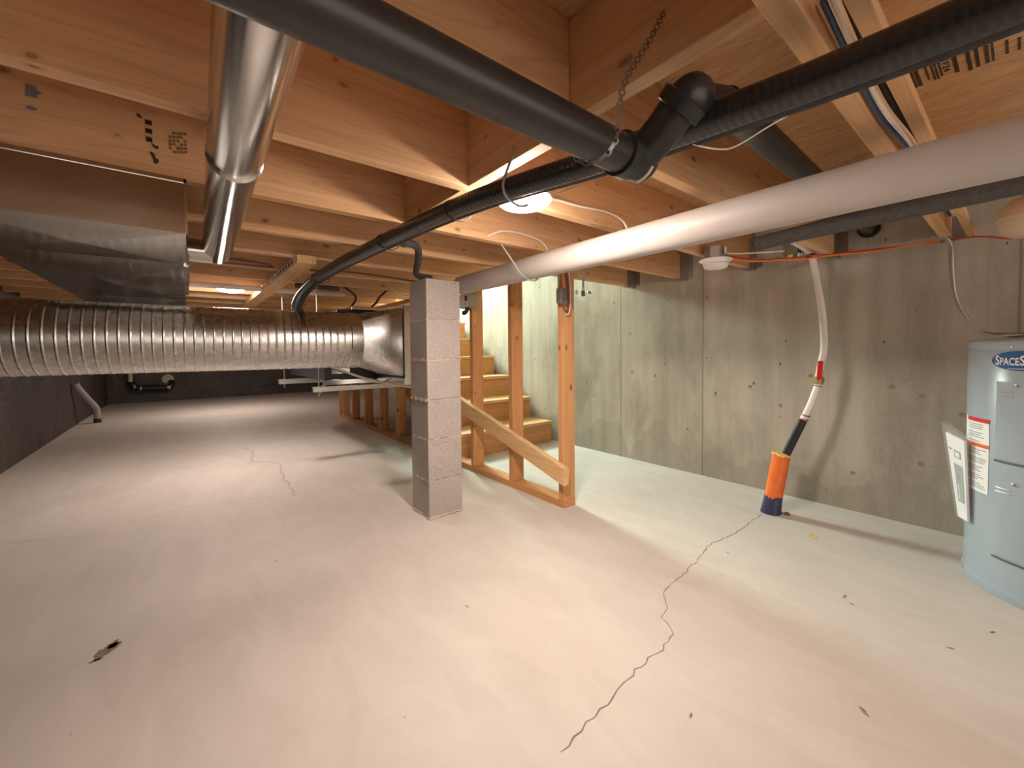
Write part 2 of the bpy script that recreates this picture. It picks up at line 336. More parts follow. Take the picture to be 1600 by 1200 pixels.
# ---------------------------------------------------------------- mesh helpers
WL = {}     # world location of every built object
class MB:
    def __init__(self): self.bm = bmesh.new()
    def box(self, x0, x1, y0, y1, z0, z1):
        vs = [self.bm.verts.new((x, y, z)) for x in (x0, x1) for y in (y0, y1) for z in (z0, z1)]
        for q in ((0, 1, 3, 2), (4, 6, 7, 5), (0, 4, 5, 1), (2, 3, 7, 6), (0, 2, 6, 4), (1, 5, 7, 3)):
            self.bm.faces.new([vs[i] for i in q])
        return self
    def obox(self, c, u, v, n, hu, hv, hn):
        c, u, v, n = Vector(c), Vector(u).normalized(), Vector(v).normalized(), Vector(n).normalized()
        vs = [self.bm.verts.new(c + u * a_ * hu + v * b_ * hv + n * d_ * hn) for a_ in (-1, 1) for b_ in (-1, 1) for d_ in (-1, 1)]
        for q in ((0, 1, 3, 2), (4, 6, 7, 5), (0, 4, 5, 1), (2, 3, 7, 6), (0, 2, 6, 4), (1, 5, 7, 3)):
            self.bm.faces.new([vs[i] for i in q])
        return self
    def hexa(self, pts):   # 8 points: bottom 4 (ccw), top 4
        vs = [self.bm.verts.new(p) for p in pts]
        for q in ((3, 2, 1, 0), (4, 5, 6, 7), (0, 1, 5, 4), (1, 2, 6, 5), (2, 3, 7, 6), (3, 0, 4, 7)):
            self.bm.faces.new([vs[i] for i in q])
        return self
    def rings(self, rings, cap=True):
        rs = [[self.bm.verts.new(p) for p in r] for r in rings]
        n = len(rs[0])
        for a_, b_ in zip(rs, rs[1:]):
            for i in range(n):
                self.bm.faces.new((a_[i], a_[(i + 1) % n], b_[(i + 1) % n], b_[i]))
        if cap:
            self.bm.faces.new(rs[0][::-1]); self.bm.faces.new(rs[-1])
        return self
    def tube(self, pts, r, seg=12, cap=True, smooth=0):
        pts = [Vector(p) for p in pts]
        if smooth: pts = spline(pts, smooth)
        rad = r if isinstance(r, (list, tuple)) else None
        rings = []; prev = None
        for i, p in enumerate(pts):
            t = (pts[min(i + 1, len(pts) - 1)] - pts[max(i - 1, 0)]).normalized()
            if prev is None:
                u = t.cross(Vector((0, 0, 1)) if abs(t.z) < 0.9 else Vector((1, 0, 0))).normalized()
            else:
                u = (prev - t * prev.dot(t)).normalized()
            prev = u; v_ = t.cross(u)
            rr = rad[min(i, len(rad) - 1)] if rad else r
            rings.append([p + (u * math.cos(2 * math.pi * k / seg) + v_ * math.sin(2 * math.pi * k / seg)) * rr for k in range(seg)])
        return self.rings(rings, cap)
    def lathe(self, prof, c, axis=(0, 0, 1), seg=32, cap=True):   # prof: (r, h)
        ax = Vector(axis).normalized(); c = Vector(c)
        u = ax.cross(Vector((0, 0, 1)) if abs(ax.z) < 0.9 else Vector((1, 0, 0))).normalized(); v_ = ax.cross(u)
        rings = [[c + ax * h + (u * math.cos(2 * math.pi * k / seg) + v_ * math.sin(2 * math.pi * k / seg)) * max(r, 1e-4) for k in range(seg)] for r, h in prof]
        return self.rings(rings, cap)
    def poly(self, pts, t=None):
        vs = [self.bm.verts.new(p) for p in pts]; f = self.bm.faces.new(vs)
        if t:
            t = Vector(t); v2 = [self.bm.verts.new(Vector(p) + t) for p in pts]
            self.bm.faces.new(v2[::-1])
            n = len(vs)
            for i in range(n): self.bm.faces.new((vs[i], v2[i], v2[(i + 1) % n], vs[(i + 1) % n]))
        return self
    def build(self, name, mat, parent=None, smooth=False, bevel=0.0, loc=None, angle=40):
        bm = self.bm
        bmesh.ops.recalc_face_normals(bm, faces=bm.faces[:])
        xs = [v.co for v in bm.verts]
        if parent is not None: base = WL[parent.name]
        elif loc is not None: base = Vector(loc)
        else:
            lo = Vector([min(v[i] for v in xs) for i in range(3)]); hi = Vector([max(v[i] for v in xs) for i in range(3)])
            base = Vector(((lo.x + hi.x) / 2, (lo.y + hi.y) / 2, lo.z))
        for v in bm.verts: v.co -= base
        if bevel:
            bmesh.ops.bevel(bm, geom=[e for e in bm.edges if len(e.link_faces) == 2 and e.calc_face_angle(0) > 0.6], offset=bevel, segments=2, affect='EDGES', profile=0.5)
        me = bpy.data.meshes.new(name); bm.to_mesh(me); bm.free()
        me.materials.append(M[mat] if isinstance(mat, str) else mat)
        if smooth:
            for p in me.polygons: p.use_smooth = True
            try: me.set_sharp_from_angle(angle=R(angle))
            except Exception: pass
        o = bpy.data.objects.new(name, me); COL.objects.link(o)
        if parent is not None:
            o.parent = parent
        else:
            o.location = base
        WL[o.name] = base.copy()
        return o
def spline(pts, sub):
    out = []
    n = len(pts)
    for i in range(n - 1):
        p0, p1, p2, p3 = pts[max(i - 1, 0)], pts[i], pts[i + 1], pts[min(i + 2, n - 1)]
        for k in range(sub):
            t = k / sub
            out.append(0.5 * ((2 * p1) + (p2 - p0) * t + (2 * p0 - 5 * p1 + 4 * p2 - p3) * t * t + (3 * p1 - p0 - 3 * p2 + p3) * t ** 3))
    out.append(pts[-1]); return out
def tag(o, label=None, cat=None, group=None, kind=None):
    if label: o['label'] = label
    if cat: o['category'] = cat
    if group: o['group'] = group
    if kind: o['kind'] = kind
    return o
def thing(name, label, cat, loc, group=None):
    o = bpy.data.objects.new(name, None); COL.objects.link(o); o.location = loc
    o.empty_display_size = 0.05
    WL[o.name] = Vector(loc)
    return tag(o, label, cat, group)
def structure(o, label, cat):
    return tag(o, label, cat, None, 'structure')

# ---------------------------------------------------------------- the setting
fl = MB().box(LX - 0.2, WX + 0.2, BY - 0.2, FY + 0.2, -0.2, 0).build('floor', 'floor', loc=(0, 0, 0))
structure(fl, 'pale troweled concrete floor with wandering hairline cracks', 'floor')

def crack(pts, wd, name='crack', seed=1, jag=0.012):
    rnd = random.Random(seed); P = [Vector((x, y, 0.0006)) for x, y in pts]; Q = []
    for a_, b_ in zip(P, P[1:]):
        n = max(2, int((b_ - a_).length / 0.02)); d = (b_ - a_).normalized(); nn = Vector((-d.y, d.x, 0))
        for k in range(n):
            Q.append(a_ + (b_ - a_) * (k / n) + nn * rnd.uniform(-jag, jag))
    Q.append(P[-1])
    m = MB(); L_, R_ = [], []
    for i, q in enumerate(Q):
        d = (Q[min(i + 1, len(Q) - 1)] - Q[max(i - 1, 0)]).normalized(); nn = Vector((-d.y, d.x, 0))
        h = wd * rnd.uniform(0.35, 1.0) * (0.5 if i in (0, len(Q) - 1) else 1) / 2
        L_.append(m.bm.verts.new(q + nn * h)); R_.append(m.bm.verts.new(q - nn * h))
    for i in range(len(Q) - 1): m.bm.faces.new((L_[i], R_[i], R_[i + 1], L_[i + 1]))
    return m.build(name, 'crack', fl)
crack([(2.30, .83), (1.978, .822), (1.746, .844), (1.565, .807), (1.438, .791), (1.29, .781), (1.217, .725), (1.165, .705), (1.12, .646), (1.038, .628), (.938, .633), (.851, .622), (.795, .618), (.748, .61), (.696, .608), (.60, .60)], .0042, seed=3, jag=.006)
crack([(.377, 4.384), (.442, 4.173), (.384, 3.764), (.56, 3.566), (.518, 3.358), (.505, 3.115), (.494, 2.839), (.492, 2.694)], .006, seed=5, jag=.012)
crack([(.052, 3.691), (.381, 3.742), (.783, 3.548), (1.533, 3.388)], .004, seed=6, jag=.012)
crack([(-.9, 3.0), (-.4, 2.75), (.0, 2.9), (.5, 2.75)], .0025, seed=8, jag=.012)
def splat(c, r, mat, name, seed, sx=1.0, sy=1.0, ang=0.0):
    rnd = random.Random(seed); pts = []
    for k in range(18):
        t = 2 * math.pi * k / 18; rr = r * rnd.uniform(0.45, 1.1)
        x, y = rr * math.cos(t) * sx, rr * math.sin(t) * sy
        pts.append((c[0] + x * math.cos(ang) - y * math.sin(ang), c[1] + x * math.sin(ang) + y * math.cos(ang), 0.0008))
    return MB().poly(pts).build(name, mat, fl)
splat((-.20, 1.632), .03, 'stain', 'spill_stain', 2, 1.6, .75, 1.1)
splat((-.188, 1.652), .018, 'stain', 'spill_stain', 9, 1.2, 1.0, .2)
splat((-.216, 1.60), .013, 'stain', 'spill_stain', 4, 1.5, .6, .4)
splat((2.199, .579), .028, 'tan', 'glue_stain', 5, 1.5, .8, .3)
for i, (x, y, r_) in enumerate([(1.747, .371, .010), (1.712, .345, .008), (1.86, .047, .008), (1.221, .22, .011), (1.671, .117, .007), (.899, .47, .006), (.714, 1.146, .006), (.27, 1.9, .006), (1.75, .76, .007)]):
    splat((x, y), r_, 'stain', 'floor_speck', 30 + i, 1.6, .5, i * 1.3)

wr = MB().box(WX, WX + .2, BY - .2, FY + .2, -.2, 2.7).build('wall_right', 'wall', loc=(WX, 0, 0))
structure(wr, 'bare poured concrete foundation wall with form joints and stains', 'wall')
for i, (y, z) in enumerate([(1.05, .62), (.885, .52), (.74, .70), (.405, .66), (.30, .62), (.55, .20), (.17, .55), (1.62, .75), (1.9, .68), (1.45, .30), (.30, .30)]):
    MB().lathe([(.011, 0), (.011, .001), (.006, .0012), (.004, -.001)], (WX - .0005, y, z), (-1, 0, 0), 14).build('tie_hole', plain('tie_hole_rim', (.30, .27, .22), .9) if i == 0 else bpy.data.materials['tie_hole_rim'], wr)
wl = MB().box(LX - .2, LX, BY - .2, FY + .2, -.2, DECK).build('wall_left', 'membrane', loc=(LX, 0, 0))
structure(wl, 'low crawl space wall hung with black plastic membrane', 'wall')
wf = MB().box(LX, WX, FY, FY + .2, -.2, DECK).build('wall_far', 'membrane', loc=(0, FY, 0))
structure(wf, 'far crawl space wall covered by wrinkled black plastic membrane', 'wall')
# deck with the stair opening
OX0, OY0, OY1 = 1.664, 2.02, 5.3
m = MB()
m.box(LX, OX0, BY, FY, DECK, DECK + .02); m.box(OX0, WX, BY, OY0, DECK, DECK + .02); m.box(OX0, WX, OY1, FY, DECK, DECK + .02)
ce = m.build('ceiling', 'osb', loc=(0, 0, DECK))
structure(ce, 'rough strand board subfloor overhead printed with black grade marks', 'ceiling')
MB().box(OX0 - .05, OX0, OY0 - .05, OY1 + .05, DECK + .02, 2.7).build('trim_1', 'shaft', loc=(OX0, 3.5, DECK + .02))
MB().box(OX0, WX, OY0 - .05, OY0, DECK + .02, 2.7).build('trim_2', 'shaft', loc=(2.2, OY0, DECK + .02))
MB().box(OX0, WX, OY1, OY1 + .05, DECK + .02, 2.7).build('trim_3', 'shaft', loc=(2.2, OY1, DECK + .02))
MB().box(OX0 - .05, WX, OY0 - .05, OY1 + .05, 2.7, 2.75).build('trim_4', 'shaft', loc=(2.2, 3.5, 2.7))
for k in range(1, 5):
    t = bpy.data.objects['trim_%d' % k]
    structure(t, ['white drywall of the stairwell side above the deck', 'white drywall of the stairwell end nearer the joists', 'white drywall of the stairwell end past the top step', 'white drywall lid over the stairwell'][k - 1], 'wall')

# grade marks printed on the deck
def flat_text(s, size, name, mat, origin, ux, uy, parent, sx=1.0, offset=0.0):
    cu = bpy.data.curves.new(name, 'FONT'); cu.body = s; cu.size = size; cu.offset = offset
    to = bpy.data.objects.new(name + '_tmp', cu); COL.objects.link(to)
    dg = bpy.context.evaluated_depsgraph_get(); me = bpy.data.meshes.new_from_object(to.evaluated_get(dg))
    bpy.data.objects.remove(to); 
    base = WL[parent.name]; O, U, V = Vector(origin), Vector(ux), Vector(uy)
    for v in me.vertices: v.co = O + U * (v.co.x * sx) + V * v.co.y - base
    me.materials.clear(); me.materials.append(M[mat])
    o = bpy.data.objects.new(name, me); COL.objects.link(o); o.parent = parent; return o
Zd = DECK - .0012
def mark(x0, x1, y0, y1): MB().box(x0, x1, y0, y1, Zd, DECK + .001).build('grade_mark', 'blackink', ce)
mark(1.44, 1.565, .1925, .2000); mark(1.44, 1.563, .1825, .1900)
mark(1.455, 1.56, .1160, .1235); mark(1.456, 1.577, .0945, .1015); mark(1.458, 1.572, .0815, .0880)
for i, (y0, y1, x0, x1) in enumerate([(.167, .171, 1.47, 1.545), (.157, .161, 1.455, 1.56), (.151, .155, 1.455, 1.56), (.144, .148, 1.45, 1.55), (.066, .073, 1.46, 1.57), (.058, .0625, 1.46, 1.57), (.036, .041, 1.49, 1.56), (.018, .023, 1.50, 1.56), (-.002, .003, 1.50, 1.57)]):
    x = x0; rnd = random.Random(i)
    while x < x1:
        d = rnd.uniform(.005, .011); mark(x, min(x + d, x1), y0, y1); x += d + .004
flat_text('1F24', .017, 'grade_letters', 'blackink', (1.462, .141, Zd), (1, 0, 0), (0, -1, 0), ce, 2.2, .0004)

# ---------------------------------------------------------------- block column
col = thing('block_column', 'square column of six stacked grey concrete blocks on the floor', 'column', (1.042, 1.963, 0))
CX0, CX1, CY0, CY1 = .945, 1.139, 1.866, 2.060
cz = [0.008, .196, .405, .608, .811, 1.015, 1.221]
for i in range(6):
    z0, z1 = cz[i] + (.002 if i else 0), cz[i + 1] - .002
    dx = random.Random(i).uniform(-.0015, .0015)
    MB().box(CX0 + dx, CX1 + dx, CY0 + dx, CY1 + dx, z0, z1).build('block', 'block', col, bevel=.0022)
for i in range(6):
    rnd = random.Random(20 + i); m = MB(); n = 40; e = .0045 if i in (2, 3, 1) else .003
    if i == 0: e = .009
    per = []
    for k in range(n):
        t = k / n * 4; s_, f = int(t), t - int(t)
        x, y = [(CX0 + f * (CX1 - CX0), CY0), (CX1, CY0 + f * (CY1 - CY0)), (CX1 - f * (CX1 - CX0), CY1), (CX0, CY1 - f * (CY1 - CY0))][s_]
        nx, ny = [(0, -1), (1, 0), (0, 1), (-1, 0)][s_]
        per.append((x, y, nx, ny))
    z = cz[i]
    lo, hi = [], []
    for x, y, nx, ny in per:
        d = rnd.uniform(-.0035, e); s2 = rnd.uniform(.0015, .006)
        if nx == -1 and i in (3, 4): d += .004; s2 += .003
        if ny == -1 and i: d = rnd.uniform(-.009, -.001) if rnd.random() < .75 else .001; s2 *= .7
        lo.append((x + nx * d, y + ny * d, max(.0005, z - s2 - .001))); hi.append((x + nx * d * .6, y + ny * d * .6, z + s2))
    m.rings([lo, hi]); m.build('mortar_joint', 'mortar', col)

# ---------------------------------------------------------------- floor joists and blocking
JY = {}
def joist(y, x0, x1, label, hang, w_=.038, z0=JB):
    t = thing('floor_joist', label, 'joist', ((x0 + x1) / 2, y, z0), 'floor joists overhead')
    MB().box(x0, x1, y - w_ / 2, y + w_ / 2, z0, DECK - .0005).build('beam', 'joist', t, bevel=.0018)
    if hang:
        for s_ in (-1, 1):
            m = MB().box(x1 - .045, WX - .0005, y + s_ * (w_ / 2 + .0004), y + s_ * (w_ / 2 + .0024), z0 - .002, z0 + .17)
            m.box(WX - .004, WX - .0005, y + s_ * (w_ / 2 + .001), y + s_ * (w_ / 2 + .033), z0 + .01, z0 + .17)
            m.build('hanger_flange', 'hanger', t)
        MB().box(x1 - .05, WX - .0005, y - w_ / 2 - .002, y + w_ / 2 + .002, z0 - .0045, z0 - .002).build('hanger_seat', 'hanger', t)
    return t
XE = 2.645
j = MB().box(.693, WX - .001, .140, .1655, 1.3305, 1.352).build('wood_strip', 'joist', bevel=.0015)
tag(j, 'thin wooden strip beside a floor joist, wires squeezed between them', 'wood strip')
j = joist(.224, .10, XE, 'floor joist with black and blue wires running along its far edge', True)
jA = joist(.636, LX + .01, XE, 'floor joist over the black drain wye fitting, just before the lamp', True)
jL = joist(1.040, LX + .01, XE, 'floor joist carrying the nearer lit ceiling lamp and a smoke detector', True)
jS = joist(1.470, LX + .01, XE, 'floor joist with black ink stamps above the small steel duct', True)
joist(1.885, LX + .01, XE, 'floor joist resting across the top of the block column', True)
ordn = ['first', 'second', 'third', 'fourth', 'fifth', 'sixth', 'seventh', 'eighth']
for i in range(8):
    joist(2.30 + .41 * i, LX + .01, 1.655, 'floor joist, %s one back beyond the block column' % ordn[i], False)
for i in range(9):
    joist(5.6 + .41 * i, LX + .01, 2.70, 'floor joist, %s one past the stair opening towards the far wall' % (ordn + ['ninth'])[i], False)
BX0, BX1 = .655, .693
for y0, y1, z0, lab in ((.244, .616, 1.345, 'short blocking board between joists above the black drain elbow'),
                        (.656, 1.020, 1.332, 'short blocking board between joists beside the nearer lamp'),
                        (1.060, 1.450, 1.332, 'short blocking board between joists behind the insulated pipe run')):
    b = MB().box(BX0, BX1, y0, y1, z0, DECK - .002).build('blocking_board', 'wood_y', bevel=.0018)
    tag(b, lab, 'blocking', 'blocking boards between joists')
# ink stamps on the near face of the stamped joist
yS = 1.4503
def stamp(x0, x1, z0, z1, mat, name='ink_stamp'):
    MB().box(x0, x1, yS - .0006, yS + .001, z0, z1).build(name, mat, jS)
for z in (1.462, 1.440, 1.418):
    x = -.0665
    for k in range(3): stamp(x + k * .0045, x + k * .0045 + .0036, z - .0065, z + .0065, 'blackink')
    stamp(-.0665, -.0535, z - .0015, z + .0015, 'blackink')
def blob(cx, cz, pts, mat):
    MB().poly([(cx + x, yS - .0007, cz + z) for x, z in pts]).build('ink_mark', mat, jS)
blob(-.047, 1.404, [(-.009, .006), (-.004, .004), (.001, .0), (.004, .003), (.006, -.002), (.003, -.007), (-.003, -.006), (-.008, .0)], 'blackink')
blob(-.050, 1.372, [(-.010, .014), (-.005, .015), (.0, .009), (.002, .0), (.006, .001), (.008, -.006), (.003, -.015), (-.002, -.013), (-.003, -.003), (-.008, .008)], 'blackink')
blob(-.078, 1.473, [(-.006, .004), (.0, .004), (.006, -.002), (.003, -.006), (-.004, -.002)], 'blackink')
for k in range(5):
    for q in range(6):
        if (k * 7 + q * 3) % 5: stamp(-.020 + k * .008, -.0145 + k * .008, 1.395 + q * .010 + .002 * k, 1.4015 + q * .010 + .002 * k, 'fadedink')
for k in range(3): stamp(-.272 + k * .006, -.268 + k * .006, 1.452, 1.480, 'blueink')
blob(-.259, 1.466, [(-.006, .012), (.004, .006), (.012, .0), (.004, -.007), (-.006, -.010)], 'blueink')
blob(-.264, 1.425, [(-.010, .004), (.0, .006), (.008, .002), (.004, -.003), (-.008, -.003)], 'blueink')

# ---------------------------------------------------------------- stud wall beside the stairs
SX0, SX1 = 1.575, 1.664
sw = thing('stud_wall', 'open wooden stud wall standing along the stairs', 'stud wall', (1.62, 3.5, 0))
MB().box(SX0, SX1, 1.535, 5.65, 0.0, .038).build('bottom_plate', 'plate', sw, bevel=.002)
MB().box(SX0, SX1, 1.90, 5.65, 1.292, 1.329).build('top_plate', 'plate', sw, bevel=.002)
for y in (1.538, 1.975, 2.415, 2.86, 3.30, 3.745, 4.185, 4.635, 5.09, 5.485, 5.61):
    MB().box(SX0, SX1, y, y + .038, .038, 1.292 if y > 1.8 else 1.33).build('stud', 'stud', sw, bevel=.0022)
# sloping handrail board nailed to the studs
m = MB()
ya, yb, ym = 1.500, 3.25, 1.50
def zt(y): return .232 + (y - 1.506) * .272
pts = [(SX0 - .0385, ya, zt(ya) - .094), (SX0 - .0005, ya, zt(ya) - .094), (SX0 - .0005, yb, zt(yb) - .098), (SX0 - .0385, yb, zt(yb) - .098),
       (SX0 - .0385, ya - .004, zt(ya)), (SX0 - .0005, ya - .004, zt(ya)), (SX0 - .0005, yb, zt(yb)), (SX0 - .0385, yb, zt(yb))]
m.hexa(pts)
hr = m.build('handrail_board', 'rail', bevel=.002)
tag(hr, 'pale sloping board nailed low across the stair studs', 'board')
for y in (1.56, 1.99, 2.43):
    MB().lathe([(.003, 0), (.003, .0012)], (SX0 - .0385, y, zt(y) - .045), (-1, 0, 0), 8).build('nail_head', 'ink', hr)

# ---------------------------------------------------------------- staircase
st = thing('staircase', 'plain wooden staircase climbing between the stud wall and concrete wall', 'stairs', (2.17, 3.8, 0))
T0, RUN, RISE = 2.75, .298, .20
for k in range(8):
    y = T0 + RUN * k; z = RISE * k
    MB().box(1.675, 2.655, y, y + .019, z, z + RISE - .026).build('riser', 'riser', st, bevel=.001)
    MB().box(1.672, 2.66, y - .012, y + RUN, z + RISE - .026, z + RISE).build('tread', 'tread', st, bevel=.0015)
for x0, x1 in ((1.676, 1.714), (2.612, 2.650)):
    m = MB(); pr_ = []
    for k in range(8):
        pr_ += [(x0, T0 + .02 + RUN * k, RISE * k), (x0, T0 + .02 + RUN * k, RISE * (k + 1) - .028)]
    pr_ += [(x0, T0 + RUN * 8, RISE * 8 - .028), (x0, T0 + RUN * 8, RISE * 7 - .1), (x0, T0 + .35, 0)]
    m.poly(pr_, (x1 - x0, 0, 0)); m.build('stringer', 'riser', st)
# landing at the head of the flight, above
ld = MB().box(1.67, 2.70, T0 + RUN * 8 + .002, OY1 - .002, RISE * 8 - .04, RISE * 8).build('trim_5', 'tread')
structure(ld, 'wooden landing at the head of the stairs', 'floor')

# ---------------------------------------------------------------- big ribbed return duct
rd = thing('round_duct', 'large ribbed galvanized round duct hanging across the crawl space', 'duct', (0, 2.74, .93))
RA = .172; ax0 = Vector((-1.04, 2.788, .931)); ax1 = Vector((.872, 2.706, .929)); axd = (ax1 - ax0).normalized(); LEN = (ax1 - ax0).length
prof = []
ribs = []
x = .02; rnd = random.Random(4); k = 0
while x < LEN - .10:
    ribs.append(x); x += .0395; k += 1
t = 0.0; prof.append((RA, 0.0))
for rx in ribs:
    for dx, dr in ((-.0055, 0), (-.0030, .0010), (0, .0017), (.0030, .0010), (.0055, 0)):
        prof.append((RA + dr, rx + dx))
prof.append((RA, LEN - .075)); prof.append((RA + .004, LEN - .07)); prof.append((RA + .004, LEN - .005)); prof.append((RA - .003, LEN))
MB().lathe(prof, ax0, axd, 72).build('ribbed_pipe', 'galv', rd, smooth=True, angle=8)
# elbow cuff at the far end of the run
MB().lathe([(RA + .007, 0), (RA + .009, .02), (RA + .007, .035)], ax0 + axd * .05, axd, 72, cap=True).build('joint_band', 'galv', rd, smooth=True)
# square to round transition
sqx = 1.105; sy0, sy1, sz0, sz1 = 2.505, 2.985, .692, 1.142
n = 72; r0, r1 = [], []
u = axd.cross(Vector((0, 0, 1))).normalized(); v_ = axd.cross(u)
for k in range(n):
    t = 2 * math.pi * (k + .5) / n
    cy, cz_ = math.cos(t), math.sin(t)
    d = u * cy + v_ * cz_
    r0.append(ax1 - axd * .006 + d * (RA - .001))
    q = max(abs(d.y), abs(d.z)); yy, zz = d.y / q, d.z / q
    r1.append(Vector((sqx, (sy0 + sy1) / 2 + yy * (sy1 - sy0) / 2, (sz0 + sz1) / 2 + zz * (sz1 - sz0) / 2)))
tr = MB().rings([r0, r1]); tr.build('transition', 'galv', rd, smooth=True, angle=20)
pl = MB().box(sqx, 1.50, sy0 - .006, sy1 + .006, sz0 - .055, sz1 + .012).build('plenum', 'sheet', rd, bevel=.004)
MB().box(sqx - .006, sqx + .002, sy0 - .009, sy1 + .009, sz0 - .012, sz1 + .009).build('slip_flange', 'furn', rd)
# ---------------------------------------------------------------- furnace
fu = thing('furnace', 'black horizontal furnace hung behind the large ribbed duct', 'furnace', (1.12, 3.6, .64))
MB().box(.76, 1.52, 3.06, 4.25, .655, 1.14).build('cabinet', 'furn', fu, bevel=.006)
MB().box(.74, 1.545, 3.035, 3.062, .625, .660).build('front_flange', 'sheet', fu, bevel=.002)
MB().box(.80, .93, 3.048, 3.062, .70, 1.10).build('steel_panel', 'sheet', fu, bevel=.002)
MB().box(1.16, 1.30, 3.046, 3.062, .665, .72).build('access_panel', 'sheet', fu, bevel=.002)
MB().box(.86, 1.36, 3.10, 3.9, 1.1405, 1.165).build('top_cover', 'abs', fu, bevel=.004)
MB().box(.96, 1.5, 3.08, 3.3, 1.166, 1.19).build('top_flange', 'sheet', fu, bevel=.002)
for (xa, yy, lab) in ((.62, 3.02, 'steel strut trapeze under the furnace, nearer end'), (.50, 3.55, 'steel strut trapeze under the furnace, further end')):
    h = thing('hanger_trapeze', lab, 'hanger', (1.0, yy, .58), 'furnace hangers')
    zz = .60 if yy < 3.3 else .632
    MB().box(xa + .05, 1.50, yy - .02, yy + .02, zz - .018, zz + .018).build('strut', 'hanger', h, bevel=.003)
    for xr in ((xa + .09), 1.55):
        if xr > 1.5: xr = 1.47 if yy < 3.3 else 1.49
        MB().tube([(xr, yy, zz - .05), (xr, yy, JB - .002 if True else 0)], .0045, 8).build('threaded_rod', 'rust', h, smooth=True) if xr < 1 else None
        MB().lathe([(.010, 0), (.010, .008)], (xr, yy, zz - .028), (0, 0, 1), 6).build('nut', 'rust', h)
m = MB().tube([(.79, 3.01, .758), (.86, 2.99, .725), (1.02, 2.95, .66), (1.20, 2.72, .612), (1.32, 2.62, .60)], .0085, 10, smooth=6)
tag(m.build('drain_tube', 'offwhite', smooth=True), 'pale plastic drain tube sagging from the furnace towards the column', 'tube')
# ---------------------------------------------------------------- supply trunk duct
td = thing('trunk_duct', 'wide flat galvanized trunk duct under the joists above the ribbed duct', 'duct', (-.23, 2.9, 1.182))
TX0, TX1, TY0, TY1, TZ0, TZ1 = -.47, .010, 1.442, 4.4, 1.182, 1.3285
def panel(y0, y1, name, dz=.010):
    m = MB(); g = []
    cx, cy = (TX0 + TX1) / 2, (y0 + y1) / 2
    a_, b_, c_, d_ = [m.bm.verts.new(p) for p in ((TX0, y0, TZ0), (TX1, y0, TZ0), (TX1, y1, TZ0), (TX0, y1, TZ0))]
    o_ = m.bm.verts.new((cx, cy, TZ0 - dz))
    for p, q in ((a_, b_), (b_, c_), (c_, d_), (d_, a_)): m.bm.faces.new((p, q, o_))
    e_, f_, g_, h_ = [m.bm.verts.new(p) for p in ((TX0, y0, TZ1), (TX1, y0, TZ1), (TX1, y1, TZ1), (TX0, y1, TZ1))]
    for q in ((a_, b_, f_, e_), (b_, c_, g_, f_), (c_, d_, h_, g_), (d_, a_, e_, h_), (e_, f_, g_, h_)): m.bm.faces.new(q)
    return m.build(name, 'sheet', td)
panel(TY0, 1.936, 'end_section'); panel(1.940, 3.2, 'middle_section', .014); panel(3.204, TY1, 'rear_section', .012)
m = MB().box(TX0 - .004, TX1 + .004, TY0 - .004, TY0, TZ1 - .010, TZ1 + .0005); m.box(TX1 - .002, TX1 + .004, TY0 - .004, TY0 + .004, TZ0, TZ1)
m.build('folded_edge', 'bright', td)
MB().box(TX1 - .001, TX1 + .006, 1.930, 1.946, TZ0 - .004, TZ1).build('drive_cleat', 'bright', td)
MB().box(TX1 - .006, TX1 + .012, 1.95, 2.9, TZ0 - .006, TZ0 + .004).build('corner_seam', 'bright', td)
# ---------------------------------------------------------------- small round duct
sd = thing('round_duct', 'slim shiny round duct running under the joists to the trunk end', 'duct', (.09, 1.0, 1.27))
SA = Vector((.066, -.35, 1.262)); SB = Vector((.114, 2.12, 1.279)); sdir = (SB - SA).normalized()
MB().lathe([(.050, 0), (.050, (SB - SA).length - .001), (.044, (SB - SA).length + .012), (.02, (SB - SA).length + .018)], SA, sdir, 48).build('pipe', 'bright', sd, smooth=True)
kk = (1.05 - SA.y) / sdir.y
m = MB()
for dx, r_ in ((0, .0522), (.012, .0522)):
    m.lathe([(.050, dx), (r_, dx + .002), (r_, dx + .005), (.050, dx + .007)], SA + sdir * kk, sdir, 48)
m.build('crimp_joint', 'bright', sd, smooth=True)
MB().lathe([(.046, 0), (.046, .075), (.052, .076), (.052, .084)], (.095, 2.06, 1.262), (-1, 0, 0), 36).build('collar', 'sheet', sd, smooth=True)

# ---------------------------------------------------------------- lit ceiling lamps
ML = emit('lit_diffuser', LAMP_COL, LAMP_L)
def lamp(x, y, label, r=.084, zc=JB, ML=ML):
    t = thing('ceiling_lamp', label, 'lamp', (x, y, 1.30), 'lit disc lamps under the joists')
    MB().lathe([(r * .98, 0), (r * 1.03, -.004), (r * 1.03, -.010), (r * .95, -.012)], (x, y, zc - .0005), (0, 0, 1), 40).build('rim', 'white', t, smooth=True)
    MB().lathe([(r * .95, 0), (r * .93, -.006), (r * .82, -.014), (r * .55, -.020), (r * .25, -.0225), (.001, -.023)], (x, y, zc - .0125), (0, 0, 1), 32).build('diffuser', ML, t, smooth=True)
    return t
lamp(.818, .962, 'lit round ceiling lamp beside the insulated pipes, the nearer one', .084, 1.322)
MF = emit('lit_diffuser_dimmer', LAMP_COL, LAMP_L * .8)
lamp(.268, 3.60, 'lit round ceiling lamp far back beyond the trunk duct', .088, JB, MF)
lamp(.50, 7.24, 'added lit ceiling lamp, unseen behind the ribbed duct, brightening the far floor', .088, JB, MF)  # extra lamp, hidden by the ribbed duct, added to light the far floor
